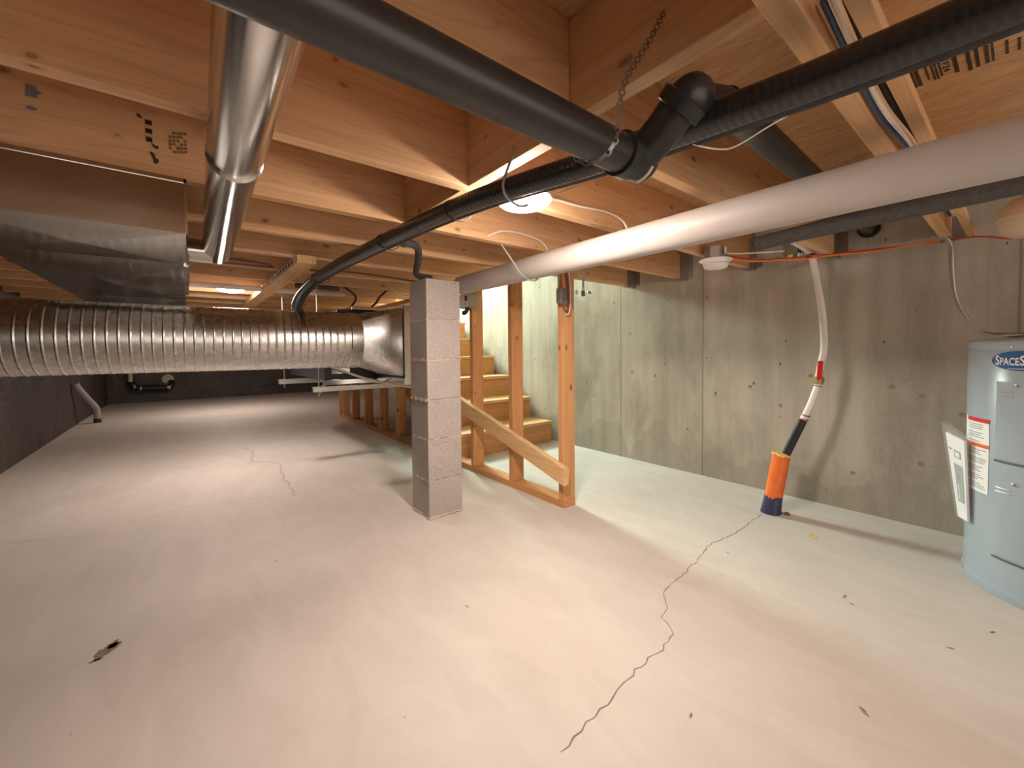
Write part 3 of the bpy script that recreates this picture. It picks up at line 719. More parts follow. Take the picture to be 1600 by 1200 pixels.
# unlit-looking pale disc at the edge of the view
t = thing('ceiling_cover', 'pale round domed cover under the joists above the water heater', 'cover', (2.39, -.012, 1.25))
MB().lathe([(.0, 0), (.05, .004), (.078, .022), (.087, .050), (.088, .062)], (2.39, -.012, 1.245), (0, 0, 1), 40).build('dome', 'beige', t, smooth=True)
MB().lathe([(.088, 0), (.093, .003), (.093, .014), (.088, .018), (.080, .050), (.06, .075), (.03, .082)], (2.39, -.012, 1.308), (0, 0, 1), 40).build('rim', 'beige', t, smooth=True)
MB().tube([(2.39, -.012, 1.385), (2.39, -.012, DECK - .001)], .02, 14).build('stem', 'steelbox', t, smooth=True)

# ---------------------------------------------------------------- white sewer pipe
wp = thing('drain_pipe', 'fat cream plastic drain pipe running under the joists past the lamp', 'pipe', (1.25, 1, 1.2))
WR = .0535; wA = Vector((1.175, -.52, 1.210)); wB = Vector((1.325, 2.16, 1.253))
MB().tube([wA, wB], WR, 48).build('pipe', 'pvc', wp, smooth=True)
m = MB().tube([(1.10, 1.449, 1.325), (1.15, 1.42, 1.24), (1.20, 1.425, 1.195), (1.27, 1.44, 1.178), (1.325, 1.45, 1.20), (1.352, 1.455, 1.26), (1.36, 1.458, 1.326)], .0035, 8, smooth=5)
tag(m.build('pipe_strap', 'cordgrey', smooth=True), 'thin grey cable slung beneath the cream drain pipe', 'cable')
# ---------------------------------------------------------------- black ABS drain with wye
ab = thing('drain_pipe', 'black plastic drain pipe with wye fitting hung on a steel strap', 'pipe', (.3, .45, 1.2))
def sk(p, k=.9444): return Vector((p[0] * k, p[1] * k, CAM_H + (p[2] - CAM_H) * k))
MB().tube([sk((-1.10, .440, 1.1925)), sk((.62, .447, 1.195))], .0306, 32).build('main_pipe', 'abs', ab, smooth=True)
MB().lathe([(.031, 0), (.0358, .002), (.0358, .030), (.0335, .033), (.032, .066), (.027, .076), (.017, .082)], sk((.597, .447, 1.195)), (1, 0, 0), 32).build('hub', 'abs', ab, smooth=True)
MB().tube([sk((.630, .447, 1.195)), sk((.648, .435, 1.203)), sk((.657, .405, 1.228)), sk((.660, .365, 1.262))], .0308, 28, smooth=5).build('wye_branch', 'abs', ab, smooth=True)
bd = (Vector((.662, .335, 1.288)) - Vector((.657, .405, 1.228))).normalized()
MB().lathe([(.031, 0), (.0385, .002), (.0395, .022), (.0345, .025)], sk((.6598, .376, 1.253)), bd, 32).build('elbow_hub', 'abs', ab, smooth=True)
MB().tube([sk((.6592, .388, 1.2435)), sk((.6602, .364, 1.2635)), sk((.668, .352, 1.274)), sk((.690, .362, 1.276)), (.70, .370, 1.272), (.745, .382, 1.294), (.80, .383, 1.324), (.88, .382, 1.345)], .0312, 28, smooth=5).build('elbow', 'abs', ab, smooth=True)
MB().tube([(.85, .381, 1.340), (2.705, .50, 1.452)], .0318, 28).build('branch_pipe', 'abs', ab, smooth=True)
MB().lathe([(.033, 0), (.046, .001), (.046, .014), (.033, .016)], (2.709, .50, 1.452), (-1, 0, 0), 28).build('wall_collar', 'abs', ab, smooth=True)
pts = []
for k in range(9):
    t0 = R(-150 + k * 8)
    pts.append(sk((.655, .447 + math.cos(t0) * .0345, 1.195 + math.sin(t0) * .0345)))
MB().tube(pts, .0028, 6).build('white_mark', 'offwhite', ab)
# perforated strap
def perf_strap(path, wd, name, label):
    P = spline([Vector(p) for p in path], 14); m = MB()
    acc = [0]
    for a_, b_ in zip(P, P[1:]): acc.append(acc[-1] + (b_ - a_).length)
    def at(s):
        s = min(max(s, 0), acc[-1] - 1e-6)
        for i in range(len(P) - 1):
            if acc[i + 1] >= s:
                return P[i].lerp(P[i + 1], (s - acc[i]) / max(1e-9, acc[i + 1] - acc[i]))
        return P[-1]
    pitch = .019; s = 0
    view = Vector((.56, .43, .4))
    def frame(s_):
        d = (at(s_ + .002) - at(s_ - .002)).normalized(); side = d.cross(Vector((.56, .39, .40))); 
        if side.length < .05: side = Vector((1, 0, 0))
        return at(s_), d, side.normalized()
    while s < acc[-1] - pitch:
        outer, inner = [], []
        for k in range(12):
            t = 2 * math.pi * k / 12
            ds = math.cos(t); sd_ = math.sin(t)
            q, d, si = frame(s + pitch / 2 + ds * pitch * .36)
            outer.append(q + si * sd_ * wd / 2)
            q, d, si = frame(s + pitch / 2 + ds * pitch * .17)
            inner.append(q + si * sd_ * wd * .25)
        n_ = Vector((.56, .39, .40)).normalized() * .0009
        o1 = [m.bm.verts.new(p) for p in outer]; i1 = [m.bm.verts.new(p) for p in inner]
        o2 = [m.bm.verts.new(p + n_) for p in outer]; i2 = [m.bm.verts.new(p + n_) for p in inner]
        for k in range(12):
            k2 = (k + 1) % 12
            m.bm.faces.new((o1[k], o1[k2], i1[k2], i1[k])); m.bm.faces.new((o2[k2], o2[k], i2[k], i2[k2]))
            m.bm.faces.new((o1[k2], o1[k], o2[k], o2[k2])); m.bm.faces.new((i1[k], i1[k2], i2[k2], i2[k]))
        a_, d, si = frame(s + pitch * .84); b_, d2, si2 = frame(s + pitch * 1.16)
        h = wd * .27
        vs = [m.bm.verts.new(p) for p in (a_ + si * h, a_ - si * h, b_ - si2 * h, b_ + si2 * h)]
        v2 = [m.bm.verts.new(v.co + n_) for v in vs]
        m.bm.faces.new(vs); m.bm.faces.new(v2[::-1])
        for k in range(4): m.bm.faces.new((vs[k], v2[k], v2[(k + 1) % 4], vs[(k + 1) % 4]))
        s += pitch
    return tag(m.build(name, 'hanger'), label, 'strap')
perf_strap([*[(.520 - .00018 * (q + 15), .4222 - math.cos(R(q)) * .0328, 1.176 - math.sin(R(q)) * .0328) for q in (190, 160, 130, 100, 70, 40, 10, -15)], (.5317, .3865, 1.257), (.594, .3865, 1.345), (.652, .390, 1.43)], .0115, 'hanger_strap', 'perforated steel strap looped around the black drain pipe')

# ---------------------------------------------------------------- insulated bundle
ib = thing('insulated_pipes', 'black taped bundle of insulated pipes slung under the joists', 'pipes', (.7, 1, 1.25))
path = [(.83, -.60, 1.26), (.81, -.1, 1.26), (.787, .17, 1.256), (.762, .33, 1.254), (.742, .47, 1.254), (.718, .62, 1.256), (.685, .78, 1.26), (.655, .95, 1.263), (.632, 1.2, 1.265), (.62, 1.47, 1.266), (.61, 1.7, 1.266), (.598, 2.0, 1.265), (.588, 2.3, 1.255), (.575, 2.5, 1.238), (.565, 2.72, 1.195), (.575, 2.90, 1.13), (.66, 3.02, 1.08), (.77, 3.065, 1.06)]
def off(path, a_, b_):   # sideways offset shrinking along the run
    out = []
    for i, p in enumerate(path):
        t = i / (len(path) - 1); k = a_ * (1 - t) + b_ * t
        nx = 1 if i < 13 else max(.35, 1 - (i - 12) * .14)
        out.append((p[0] + k * nx, p[1] + (0 if i < 14 else -k * .5), p[2] + (.003 if a_ > 0 else 0)))
    return out
path = [(p[0] * k, p[1] * k, CAM_H + (p[2] - CAM_H) * k) for p, k in ((p, .94 if p[1] < .6 else min(1, .94 + (p[1] - .6) * .085)) for p in path)]
m = MB().tube(off(path, -.031, -.026), [.0265 - .00002 * q for q in range(171)], 28, smooth=10); m.build('taped_pipe', 'tape', ib, smooth=True)
m = MB().tube(off(path, .010, .004), [.0205 - .00002 * q for q in range(171)], 24, smooth=10); m.build('foam_pipe', 'foam', ib, smooth=True)
P1 = off(path, -.0125, -.0125)
for yv in (1.02, 1.5, 2.35):
    for a_, b_ in zip(P1, P1[1:]):
        if a_[1] <= yv < b_[1]:
            f = (yv - a_[1]) / (b_[1] - a_[1]); c = Vector(a_).lerp(Vector(b_), f)
            ring = [(c.x + math.cos(2 * math.pi * k / 28) * .045, c.y, c.z + math.sin(2 * math.pi * k / 28) * .0285) for k in range(29)]
            MB().tube(ring, .0022, 6).build('tie_wire', 'foam', ib)
hk = MB().tube([(.652, .80, 1.36), (.645, .80, 1.335), (.604, .775, 1.27), (.588, .765, 1.235), (.600, .765, 1.212), (.64, .77, 1.203), (.672, .775, 1.212)], .0032, 8, smooth=6)
tag(hk.build('pipe_hook', 'cordgrey', smooth=True), 'dark strap holding the insulated pipes beside the nearer lamp', 'strap')
m = MB().tube([(.665, 1.50, 1.27), (.74, 1.58, 1.295), (.795, 1.64, 1.295), (.83, 1.71, 1.268), (.865, 1.80, 1.25), (.91, 1.90, 1.243), (.955, 1.945, 1.2385), (1.02, 1.955, 1.238)], .0155, 14, smooth=8)
tag(m.build('insulated_hose', 'foam', smooth=True), 'black foam hose curving from the pipe bundle onto the block column top', 'hose')
# twine
def cable(path, r, mat, name, label, cat='cable', seg=8, sub=6, group=None):
    o_ = MB().tube(path, r, seg, smooth=sub).build(name, mat, smooth=True)
    return tag(o_, label, cat, group)
cable([(.71, .372, 1.214), (.759, .353, 1.213), (.801, .338, 1.225), (.887, .31, 1.28), (.955, .272, 1.325), (.975, .245, 1.345)], .0015, 'string', 'twine', 'white twisted twine tied from the insulated pipes to a joist', 'string')
cable([(.650, .82, 1.210), (.662, .74, 1.2085), (.670, .68, 1.209), (.676, .60, 1.2085)], .0013, 'string', 'twine', 'white twine along the underside of the insulated pipes by the lamp', 'string')
# joist cables
cable([(.93, 1.0, 1.335), (.99, 1.012, 1.368), (1.11, 1.013, 1.372), (1.272, 1.012, 1.382), (1.36, 1.010, 1.372), (1.395, 1.005, 1.345), (1.41, 1.0, 1.30)], .0045, 'cordwhite', 'lamp_cable', 'white cable running from the nearer lamp along the joist')
cable([(1.02, 1.445, 1.342), (1.10, 1.44, 1.378), (1.22, 1.442, 1.385), (1.33, 1.44, 1.370), (1.37, 1.438, 1.335)], .0045, 'cordwhite', 'joist_cable', 'white cable looping along the joist above the cream pipe')
cable([(.02, 2.675, 1.345), (.15, 2.678, 1.360), (.30, 2.678, 1.358), (.385, 2.676, 1.350), (.392, 2.674, 1.338), (.30, 2.675, 1.336), (.10, 2.675, 1.335)], .005, 'cordbrown', 'joist_cable', 'brown cable hairpin stapled to a joist near the far lamp')
cable([(.60, 2.68, 1.345), (.85, 2.678, 1.36), (1.15, 2.678, 1.352), (1.28, 2.672, 1.345), (1.45, 2.6, 1.335)], .005, 'cordbrown', 'joist_cable', 'brown cable stapled along a joist above the furnace plenum')
cable([(1.25, 3.07, 1.34), (1.35, 3.0, 1.29), (1.45, 2.9, 1.29), (1.56, 2.75, 1.33)], .005, 'cordwhite', 'joist_cable', 'white cable drooping between joists above the furnace plenum')
for i, (x, lab) in enumerate(((.99, 'black cable curving down onto the furnace, nearer the duct'), (1.15, 'black cable curving down onto the furnace, nearer the column'))):
    cable([(x - .08 + .18 * i, 3.12, 1.34), (x + .01 + .03 * i, 3.13, 1.28), (x + .015, 3.14, 1.235), (x - .01 - .01 * i, 3.15, 1.200)], .008, 'foam', 'furnace_cable', lab, 'cable', group='cables dropping onto the furnace')
cable([(.02, 3.36, 1.303), (.43, 3.36, 1.303)], .018, 'offwhite', 'conduit', 'pale plastic pipe beneath the joists between trunk duct and brace board', 'pipe', 16, 1)
cable([(.522, 3.36, 1.303), (1.0, 3.36, 1.303)], .018, 'offwhite', 'conduit', 'pale plastic pipe beneath the joists between brace board and furnace', 'pipe', 16, 1)
cable([(.60, 3.125, 1.3135), (.885, 3.118, 1.3135)], .016, 'greyfoam', 'pipe_stub', 'short dark grey pipe under the joists above the furnace', 'pipe', 16, 1)
# strongback board
b = MB().box(.432, .520, 2.20, 4.55, 1.2895, 1.3285).build('brace_board', 'rail', bevel=.0015)
tag(b, 'pale board nailed flat beneath the joists beside the far lamp', 'board')
MB().box(.4312, .4322, 2.23, 3.0, 1.2945, 1.3265).build('white_tag', 'white', b)
for i in range(9):
    y = 2.30 + i * .075; MB().box(.4306, .4313, y, y + .03, 1.300, 1.318).build('stamp', 'blackink', b)

# ---------------------------------------------------------------- wires between the paired joists
yw = .1855
for i, (mat, dy, dz, r_, lab) in enumerate((('cordblue', .010, .006, .0045, 'blue cable between the joist and thin wood strip'), ('cordwhite', -.001, .004, .0045, 'pale cable between the joist and thin wood strip'), ('foam', -.010, .02, .006, 'black cable between the joist and thin wood strip'))):
    cable([(.75, yw + dy, 1.36 + dz), (1.0, yw + dy + .002, 1.335 + dz), (1.15, yw + dy, 1.326 + dz), (1.35, yw + dy - .006, 1.334 + dz), (1.6, yw + dy - .003, 1.35 + dz), (2.4, yw + dy, 1.37 + dz)], r_, mat, 'joist_wire', lab, 'cable', group='wires between the joist and thin wood strip')

# ---------------------------------------------------------------- grey foam pipe by the wall
gp = MB().tube([(1.735, -.35, 1.288), (1.763, .009, 1.288), (1.793, .193, 1.288), (1.812, .40, 1.288), (1.836, .583, 1.287), (1.858, .69, 1.286)], .0285, 24, smooth=5).build('insulated_pipe', 'greyfoam', smooth=True)
tag(gp, 'dark grey foam insulated pipe under the joists behind the cream pipe', 'pipe')

# ---------------------------------------------------------------- smoke detector on its box
t = thing('smoke_detector', 'white round smoke detector under a metal box at the joist end', 'smoke detector', (2.06, .962, 1.26))
MB().lathe([(.060, 0), (.074, -.003), (.076, -.008), (.070, -.013), (.060, -.016)], (2.06, .962, 1.297), (0, 0, 1), 40).build('base_ring', 'white', t, smooth=True)
MB().lathe([(.060, 0), (.057, -.018), (.052, -.027), (.040, -.032), (.001, -.034)], (2.06, .962, 1.281), (0, 0, 1), 40).build('cover', 'white', t, smooth=True)
m = MB()
for k in range(10):
    tt = R(190 + k * 13); m.obox((2.06 + math.cos(tt) * .0585, .962 + math.sin(tt) * .0585, 1.272), (-math.sin(tt), math.cos(tt), 0), (0, 0, 1), (math.cos(tt), math.sin(tt), 0), .005, .0015, .001)
m.build('vent_slots', 'ink', t)
jb = thing('junction_box', 'grey metal octagon box holding the smoke detector', 'electrical box', (2.06, .97, 1.30))
MB().lathe([(.052, 0), (.054, .002), (.054, .055), (.050, .057)], (2.06, .962, 1.298), (0, 0, 1), 8).build('box', 'steelbox', jb)
MB().box(2.035, 2.05, .905, .909, 1.312, 1.345).build('box_clamp', 'white', jb)
cable([(2.112, .95, 1.315), (2.18, .94, 1.312), (2.30, .89, 1.305), (2.45, .80, 1.315), (2.495, .755, 1.315)], .0045, 'cordorange', 'orange_cable', 'orange cable hanging from the smoke detector box to the wall', 'cable')
cable([(2.112, .965, 1.33), (2.25, .93, 1.322), (2.40, .86, 1.320), (2.49, .765, 1.325)], .004, 'cordred', 'red_cable', 'red cable from the smoke detector box to the wall', 'cable')
cable([(2.495, .755, 1.315), (2.512, .70, 1.313), (2.565, .61, 1.320), (2.61, .45, 1.318), (2.62, .30, 1.325), (2.60, .243, 1.3225)], .0045, 'cordorange', 'orange_cable', 'orange cable stretched along the wall beneath the joist ends', 'cable')
cable([(2.49, .765, 1.325), (2.508, .70, 1.326), (2.59, .60, 1.330), (2.64, .42, 1.330), (2.62, .25, 1.320), (2.60, .127, 1.311), (2.60, .01, 1.277), (2.58, -.2, 1.25)], .0035, 'cordred', 'red_cable', 'red cable stretched along the wall above the water heater', 'cable')
cable([(2.14, 1.0, 1.36), (2.30, .97, 1.36), (2.48, .80, 1.365)], .005, 'cordwhite', 'white_cable', 'white cable from the smoke detector box to the green box', 'cable')
gb = thing('junction_box', 'small green box on the wall by the top of the white pipe', 'electrical box', (2.62, .78, 1.34))
MB().box(2.50, 2.56, .745, .815, 1.345, 1.415).build('box', 'greenbox', gb, bevel=.003)
MB().box(2.49, 2.52, .765, .79, 1.328, 1.346).build('yellow_connector', 'yellow', gb, bevel=.004)
m = MB()
for k in range(4): m.lathe([(.008, 0), (.008, .022)], (2.50 + k * .012, .745 - k * .008, 1.325), (0, -.3, 1), 10)
m.build('terminals', 'steelbox', gb)
MB().box(2.545, 2.709, .77, .80, 1.37, 1.40).build('wall_bracket', 'greenbox', gb)

# ---------------------------------------------------------------- water service: sleeve, pipe and valve
ws = thing('water_pipe', 'leaning white water pipe with red valve rising from an orange sleeve', 'pipe', (2.36, .815, 0))
c0 = Vector((2.362, .812, 0)); c1 = Vector((2.403, .778, .305)); sd_ = (c1 - c0).normalized()
MB().lathe([(.0405, 0), (.0405, (c1 - c0).length), (.036, (c1 - c0).length)], c0 - sd_ * .004, sd_, 32).build('orange_sleeve', 'orange', ws, smooth=True)
rnd = random.Random(3); prof = []
ring1, ring2, ring3 = [], [], []
uu = sd_.cross(Vector((0, 0, 1))).normalized(); vv = sd_.cross(uu)
for k in range(28):
    t_ = 2 * math.pi * k / 28; d = uu * math.cos(t_) + vv * math.sin(t_)
    ring1.append(c1 - sd_ * rnd.uniform(.004, .012) + d * .043); ring2.append(c1 + sd_ * rnd.uniform(.0, .008) + d * rnd.uniform(.041, .045)); ring3.append(c1 + sd_ * rnd.uniform(.001, .01) + d * .026)
MB().rings([ring1, ring2, ring3]).build('foam_collar', 'yellowfoam', ws, smooth=True)
rnd = random.Random(5); r1_, r2_, r3_ = [], [], []
for k in range(28):
    t_ = 2 * math.pi * k / 28; d = uu * math.cos(t_) + vv * math.sin(t_)
    p0 = c0 + d * .048; p0.z = .0005
    r1_.append(p0); r2_.append(c0 + sd_ * .05 + d * .0425); r3_.append(c0 + sd_ * (.082 + rnd.uniform(-.01, .012)) + d * .0415)
MB().rings([r1_, r2_, r3_]).build('blue_base_wrap', 'navy', ws, smooth=True)
MB().lathe([(.012, 0), (.012, .010), (.006, .014)], (2.385, .745, .0005), (0, 0, 1), 12).build('clay_cap', 'cordbrown', ws)
MB().tube([(2.400, .775, .26), (2.412, .745, .345), (2.428, .693, .488)], .0192, 20, smooth=6).build('black_pipe', 'abs', ws, smooth=True)
for s_ in (0, 1):
    p = Vector((2.429, .690, .495)).lerp(Vector((2.432, .683, .516)), s_)
    MB().lathe([(.0195, -.003), (.0205, 0), (.0195, .003)], p, (.02, -.3, .9), 20).build('crimp_ring', 'copper', ws, smooth=True)
MB().tube([(2.428, .693, .490), (2.440, .668, .560), (2.458, .643, .655), (2.461, .640, .675)], .0158, 18, smooth=6).build('lower_pipe', 'pex', ws, smooth=True)
vp = Vector((2.462, .639, .692))
MB().lathe([(.016, -.020), (.021, -.018), (.021, -.008), (.025, -.006), (.025, .008), (.021, .010), (.021, .018), (.016, .020)], vp, (.02, -.05, 1), 8).build('brass_valve', 'brass', ws, bevel=.001)
MB().lathe([(.018, -.002), (.019, 0), (.018, .002)], (2.4605, .641, .664), (.1, -.15, 1), 18).build('crimp_ring', 'copper', ws, smooth=True)
hn = Vector((-.85, -.25, 0)).normalized()
MB().lathe([(.006, 0), (.006, .028)], vp, hn, 10).build('valve_stem', 'brass', ws)
m = MB(); hc = vp + hn * .028 + Vector((0, -.004, .052)); side = Vector((0, 0, 1)).cross(hn).normalized()
m.obox(hc, side, (.0, -.06, 1), hn, .011, .046, .005)
m.build('red_handle', 'red', ws, bevel=.004)
MB().tube([vp + Vector((0, 0, .012)), (2.470, .630, .78), (2.480, .622, .865), (2.500, .637, 1.025), (2.520, .666, 1.19), (2.540, .692, 1.318), (2.545, .702, 1.336)], .0158, 18, smooth=8).build('upper_pipe', 'pex', ws, smooth=True)
MB().tube([(2.544, .700, 1.332), (2.535, .710, 1.352), (2.48, .716, 1.370), (2.38, .735, 1.39)], .0165, 16, smooth=6).build('top_bend', 'pex', ws, smooth=True)
MB().lathe([(.017, -.008), (.0215, -.006), (.0215, .010), (.017, .012)], (2.543, .700, 1.326), (.05, .15, 1), 14).build('top_clamp', 'foam', ws, smooth=True)

# ---------------------------------------------------------------- water heater
TC = Vector((2.349, -.149, 0)); TR = .285
wh = thing('water_heater', 'squat blue grey water heater tank standing by the concrete wall', 'water heater', (TC.x, TC.y, 0))
MB().lathe([(TR - .004, .012), (TR, .016), (TR, .845), (TR - .002, .848)], TC, (0, 0, 1), 96).build('tank_body', 'tank', wh, smooth=True)
MB().lathe([(TR + .004, .0), (TR + .005, .003), (TR + .005, .030), (TR + .001, .034)], TC, (0, 0, 1), 96).build('base_ring', 'tank', wh, smooth=True)
MB().lathe([(TR + .001, .842), (TR + .004, .846), (TR + .004, .868), (TR - .002, .875), (TR - .05, .879), (.02, .882)], TC, (0, 0, 1), 96).build('top_lid', 'tank', wh, smooth=True)
def cyl_pt(ang, z, dr=0): return TC + Vector((math.cos(R(ang)) * (TR + dr), math.sin(R(ang)) * (TR + dr), z))
def cyl_patch(a0, a1, z0, z1, name, mat, dr=.0012, parent=wh, n=14, tilt=0.0):
    m = MB(); g = []
    for i in range(n + 1):
        aa = a0 + (a1 - a0) * i / n; g.append((m.bm.verts.new(cyl_pt(aa, z0, dr)), m.bm.verts.new(cyl_pt(aa, z1, dr))))
    for p, q in zip(g, g[1:]): m.bm.faces.new((p[0], q[0], q[1], p[1]))
    return m.build(name, mat, parent, smooth=True)
# element access covers, embossed as raised plates
def access(a0, a1, z0, z1):
    n = 18; m = MB(); rows = []
    zs = [(z0, .0005), (z0 + .006, .0022), (z1 - .010, .0018), (z1, .0003)]
    for z, dr in zs:
        rows.append([m.bm.verts.new(cyl_pt(a0 + (a1 - a0) * i / n, z, dr if 0 < i < n else .0005)) for i in range(n + 1)])
    for p, q in zip(rows, rows[1:]):
        for i in range(n): m.bm.faces.new((p[i], p[i + 1], q[i + 1], q[i]))
    m.build('access_cover', 'tank', wh, smooth=True, angle=25)
access(133.5, 166, .470, .735); access(134.5, 167, .140, .400)
for z in (.466, .136): cyl_patch(133.3, 168, z - .004, z + .003, 'cover_lip', 'tankdark', .003)
for z in (.700, .688, .375, .362): 
    m = MB().tube([cyl_pt(134.8 + i * 1.1, z, .0018) for i in range(9)], .0026, 8); m.build('cover_rib', 'tank', wh, smooth=True)
for aa, z in ((145.3, .725), (142.5, .852), (145.1, .399), (103.5, .852), (103.6, .022)):
    p = cyl_pt(aa, z, .004); nn = Vector((math.cos(R(aa)), math.sin(R(aa)), 0))
    MB().lathe([(.0045, 0), (.0045, .003), (.002, .0045)], p, nn, 10).build('screw', 'rust', wh, smooth=True)
# warning label
lb = cyl_patch(101.5, 129.4, .336, .598, 'warning_label', 'paper', .0012)
tag(lb, 'white printed warning label with red and orange bands')
cyl_patch(106, 129.4, .583, .599, 'red_band', 'redlabel', .0018, lb) if False else None
WL[lb.name] = WL[wh.name].copy(); 
cyl_patch(105.5, 129.4, .584, .5985, 'red_band', 'redlabel', .0019, lb)
cyl_patch(103.0, 129.4, .495, .508, 'orange_band', 'orangelabel', .0019, lb)
rnd = random.Random(11); z = .575; i = 0
while z > .35:
    if not (.487 < z < .515):
        cyl_patch(107 + rnd.uniform(0, 2), 128 - rnd.uniform(0, 7) , z - .0016, z + .0014, 'print_line', 'ink', .0018, lb, 8)
    i += 1; z -= .0075 if i % 3 else .015
# maker's oval
ov = MB(); ctr = ov.bm.verts.new(cyl_pt(147.2, .805, .0016)); rim_ = []
n = 48
for k in range(n):
    t_ = 2 * math.pi * k / n; rim_.append(ov.bm.verts.new(cyl_pt(147.2 + 17.2 * math.cos(t_), .805 + .0325 * math.sin(t_), .0016)))
mid_ = []
for k in range(n):
    t_ = 2 * math.pi * k / n; mid_.append(ov.bm.verts.new(cyl_pt(147.2 + 9 * math.cos(t_), .805 + .017 * math.sin(t_), .0016)))
for k in range(n):
    ov.bm.faces.new((rim_[k], rim_[(k + 1) % n], mid_[(k + 1) % n], mid_[k])); ov.bm.faces.new((mid_[k], mid_[(k + 1) % n], ctr))
ovo = ov.build('oval_sticker', 'blue', wh, smooth=True); WL[ovo.name] = WL[wh.name].copy()
tag(ovo, 'blue oval sticker with white capital lettering')
def wrapped_text(pieces, a_start, a_end, z0, name):
    verts, faces = [], []; x = 0
    for s_, size in pieces:
        cu = bpy.data.curves.new('t', 'FONT'); cu.body = s_; cu.size = size; cu.offset = .012 * size / .04 * .04 * 1.6; cu.resolution_u = 3
        to = bpy.data.objects.new('t', cu); COL.objects.link(to); bpy.context.view_layer.update()
        dg = bpy.context.evaluated_depsgraph_get(); me = bpy.data.meshes.new_from_object(to.evaluated_get(dg))
        bpy.data.objects.remove(to)
        b0 = len(verts); xs = [v.co.x for v in me.vertices]
        for v in me.vertices: verts.append((x + v.co.x - min(xs), v.co.y))
        for p in me.polygons: faces.append([b0 + q for q in p.vertices])
        x += max(xs) - min(xs) + .0022
    tot = x
    bm = bmesh.new()
    vs = [bm.verts.new((cyl_pt(a_start + (a_end - a_start) * px / tot, z0 + py, .0024)) - WL[wh.name]) for px, py in verts]
    for f in faces:
        try: bm.faces.new([vs[q] for q in f])
        except Exception: pass
    me = bpy.data.meshes.new(name); bm.to_mesh(me); bm.free(); me.materials.append(M['white'])
    o_ = bpy.data.objects.new(name, me); COL.objects.link(o_); o_.parent = ovo; return o_
wrapped_text([('S', .044), ('PACE', .034), ('S', .044), ('AVER', .034)], 132.8, 160.8, .791, 'lettering')
cyl_patch(140, 155, .778, .7795, 'small_print', 'white', .0023, ovo, 8)
# manual in its clear bag
mp = thing('manual_pouch', 'white printed manual in a clear bag hanging on the water heater', 'booklet', (2.2, .13, .22))
tl, tr_, br, bl = Vector((2.33, .183, .520)), Vector((2.22, .127, .507)), Vector((2.222, .114, .214)), Vector((2.325, .140, .226))
nrm = (tr_ - tl).cross(br - tl).normalized()
if nrm.y < 0: nrm = -nrm
bl = bl - nrm * (bl - tl).dot(nrm)
bl = bl.lerp(br, .42) + (br - tr_) * .03
th = nrm * .007
MB().hexa([bl, br, br + th, bl + th, tl, tr_, tr_ + th, tl + th]).build('booklet', 'paper', mp)
def on_page(u0, u1, v0, v1, name, mat, lift=.0012):
    def q(u_, v_): return tl.lerp(tr_, u_).lerp(bl.lerp(br, u_), v_) + th + nrm * lift
    MB().poly([q(u0, v0), q(u1, v0), q(u1, v1), q(u0, v1)]).build(name, mat, mp)
on_page(.40, .78, .17, .26, 'logo_block', 'ink'); on_page(.45, .73, .185, .245, 'logo_inset', 'paper', .0016)
on_page(.08, .28, .17, .19, 'title_line', 'ink'); on_page(.30, .85, .34, .80, 'cover_picture', plain('cover_picture_grey', (.33, .38, .37), .6))
on_page(.50, .60, .45, .52, 'picture_detail', 'ink', .0018); on_page(.45, .52, .58, .76, 'picture_detail', 'paper', .0018)
ex = (tl - bl) * .09; sidev = (tl - tr_) * .04
f0, f1, f2, f3 = bl + sidev - nrm * .004, br - sidev - nrm * .004, tr_ - sidev + ex * .7 - nrm * .004, tl + sidev + ex * 1.4 - nrm * .002
g0, g1, g2, g3 = [p + nrm * .016 for p in (f0, f1, f2, f3)]
m = MB(); vs = [m.bm.verts.new(p) for p in (f0, f1, f2, f3, g0, g1, g2, g3)]
for q in ((0, 1, 2, 3), (4, 5, 6, 7), (0, 1, 5, 4), (1, 2, 6, 5), (3, 0, 4, 7)): m.bm.faces.new([vs[i] for i in q])
m.build('clear_bag', 'film', mp)
m = MB().poly([tr_ + Vector((.0, -.004, .0)), br + Vector((.01, -.006, .03)), Vector((2.225, .112, .40)), Vector((2.225, .113, .555)), tr_ + Vector((.02, -.002, .06))])
m.build('bag_flap', 'film', mp)
# flexible conduit
def ribbed(path, r, mat, name, label, cat):
    P = spline([Vector(p) for p in path], 26); rad = [r * (1.0 if k % 2 else .9) for k in range(len(P))]
    return tag(MB().tube(P, rad, 12).build(name, mat, smooth=True), label, cat)
ribbed([(2.60, .245, 1.326), (2.602, .222, 1.322), (2.60, .207, 1.28), (2.60, .203, 1.19), (2.60, .193, 1.079), (2.60, .167, .994), (2.60, .128, .926), (2.58, .088, .903), (2.54, .04, .896), (2.48, -.02, .897), (2.40, -.10, .89)], .0095, 'flex', 'flexible_conduit', 'grey flexible conduit curving down the wall to the water heater', 'conduit')

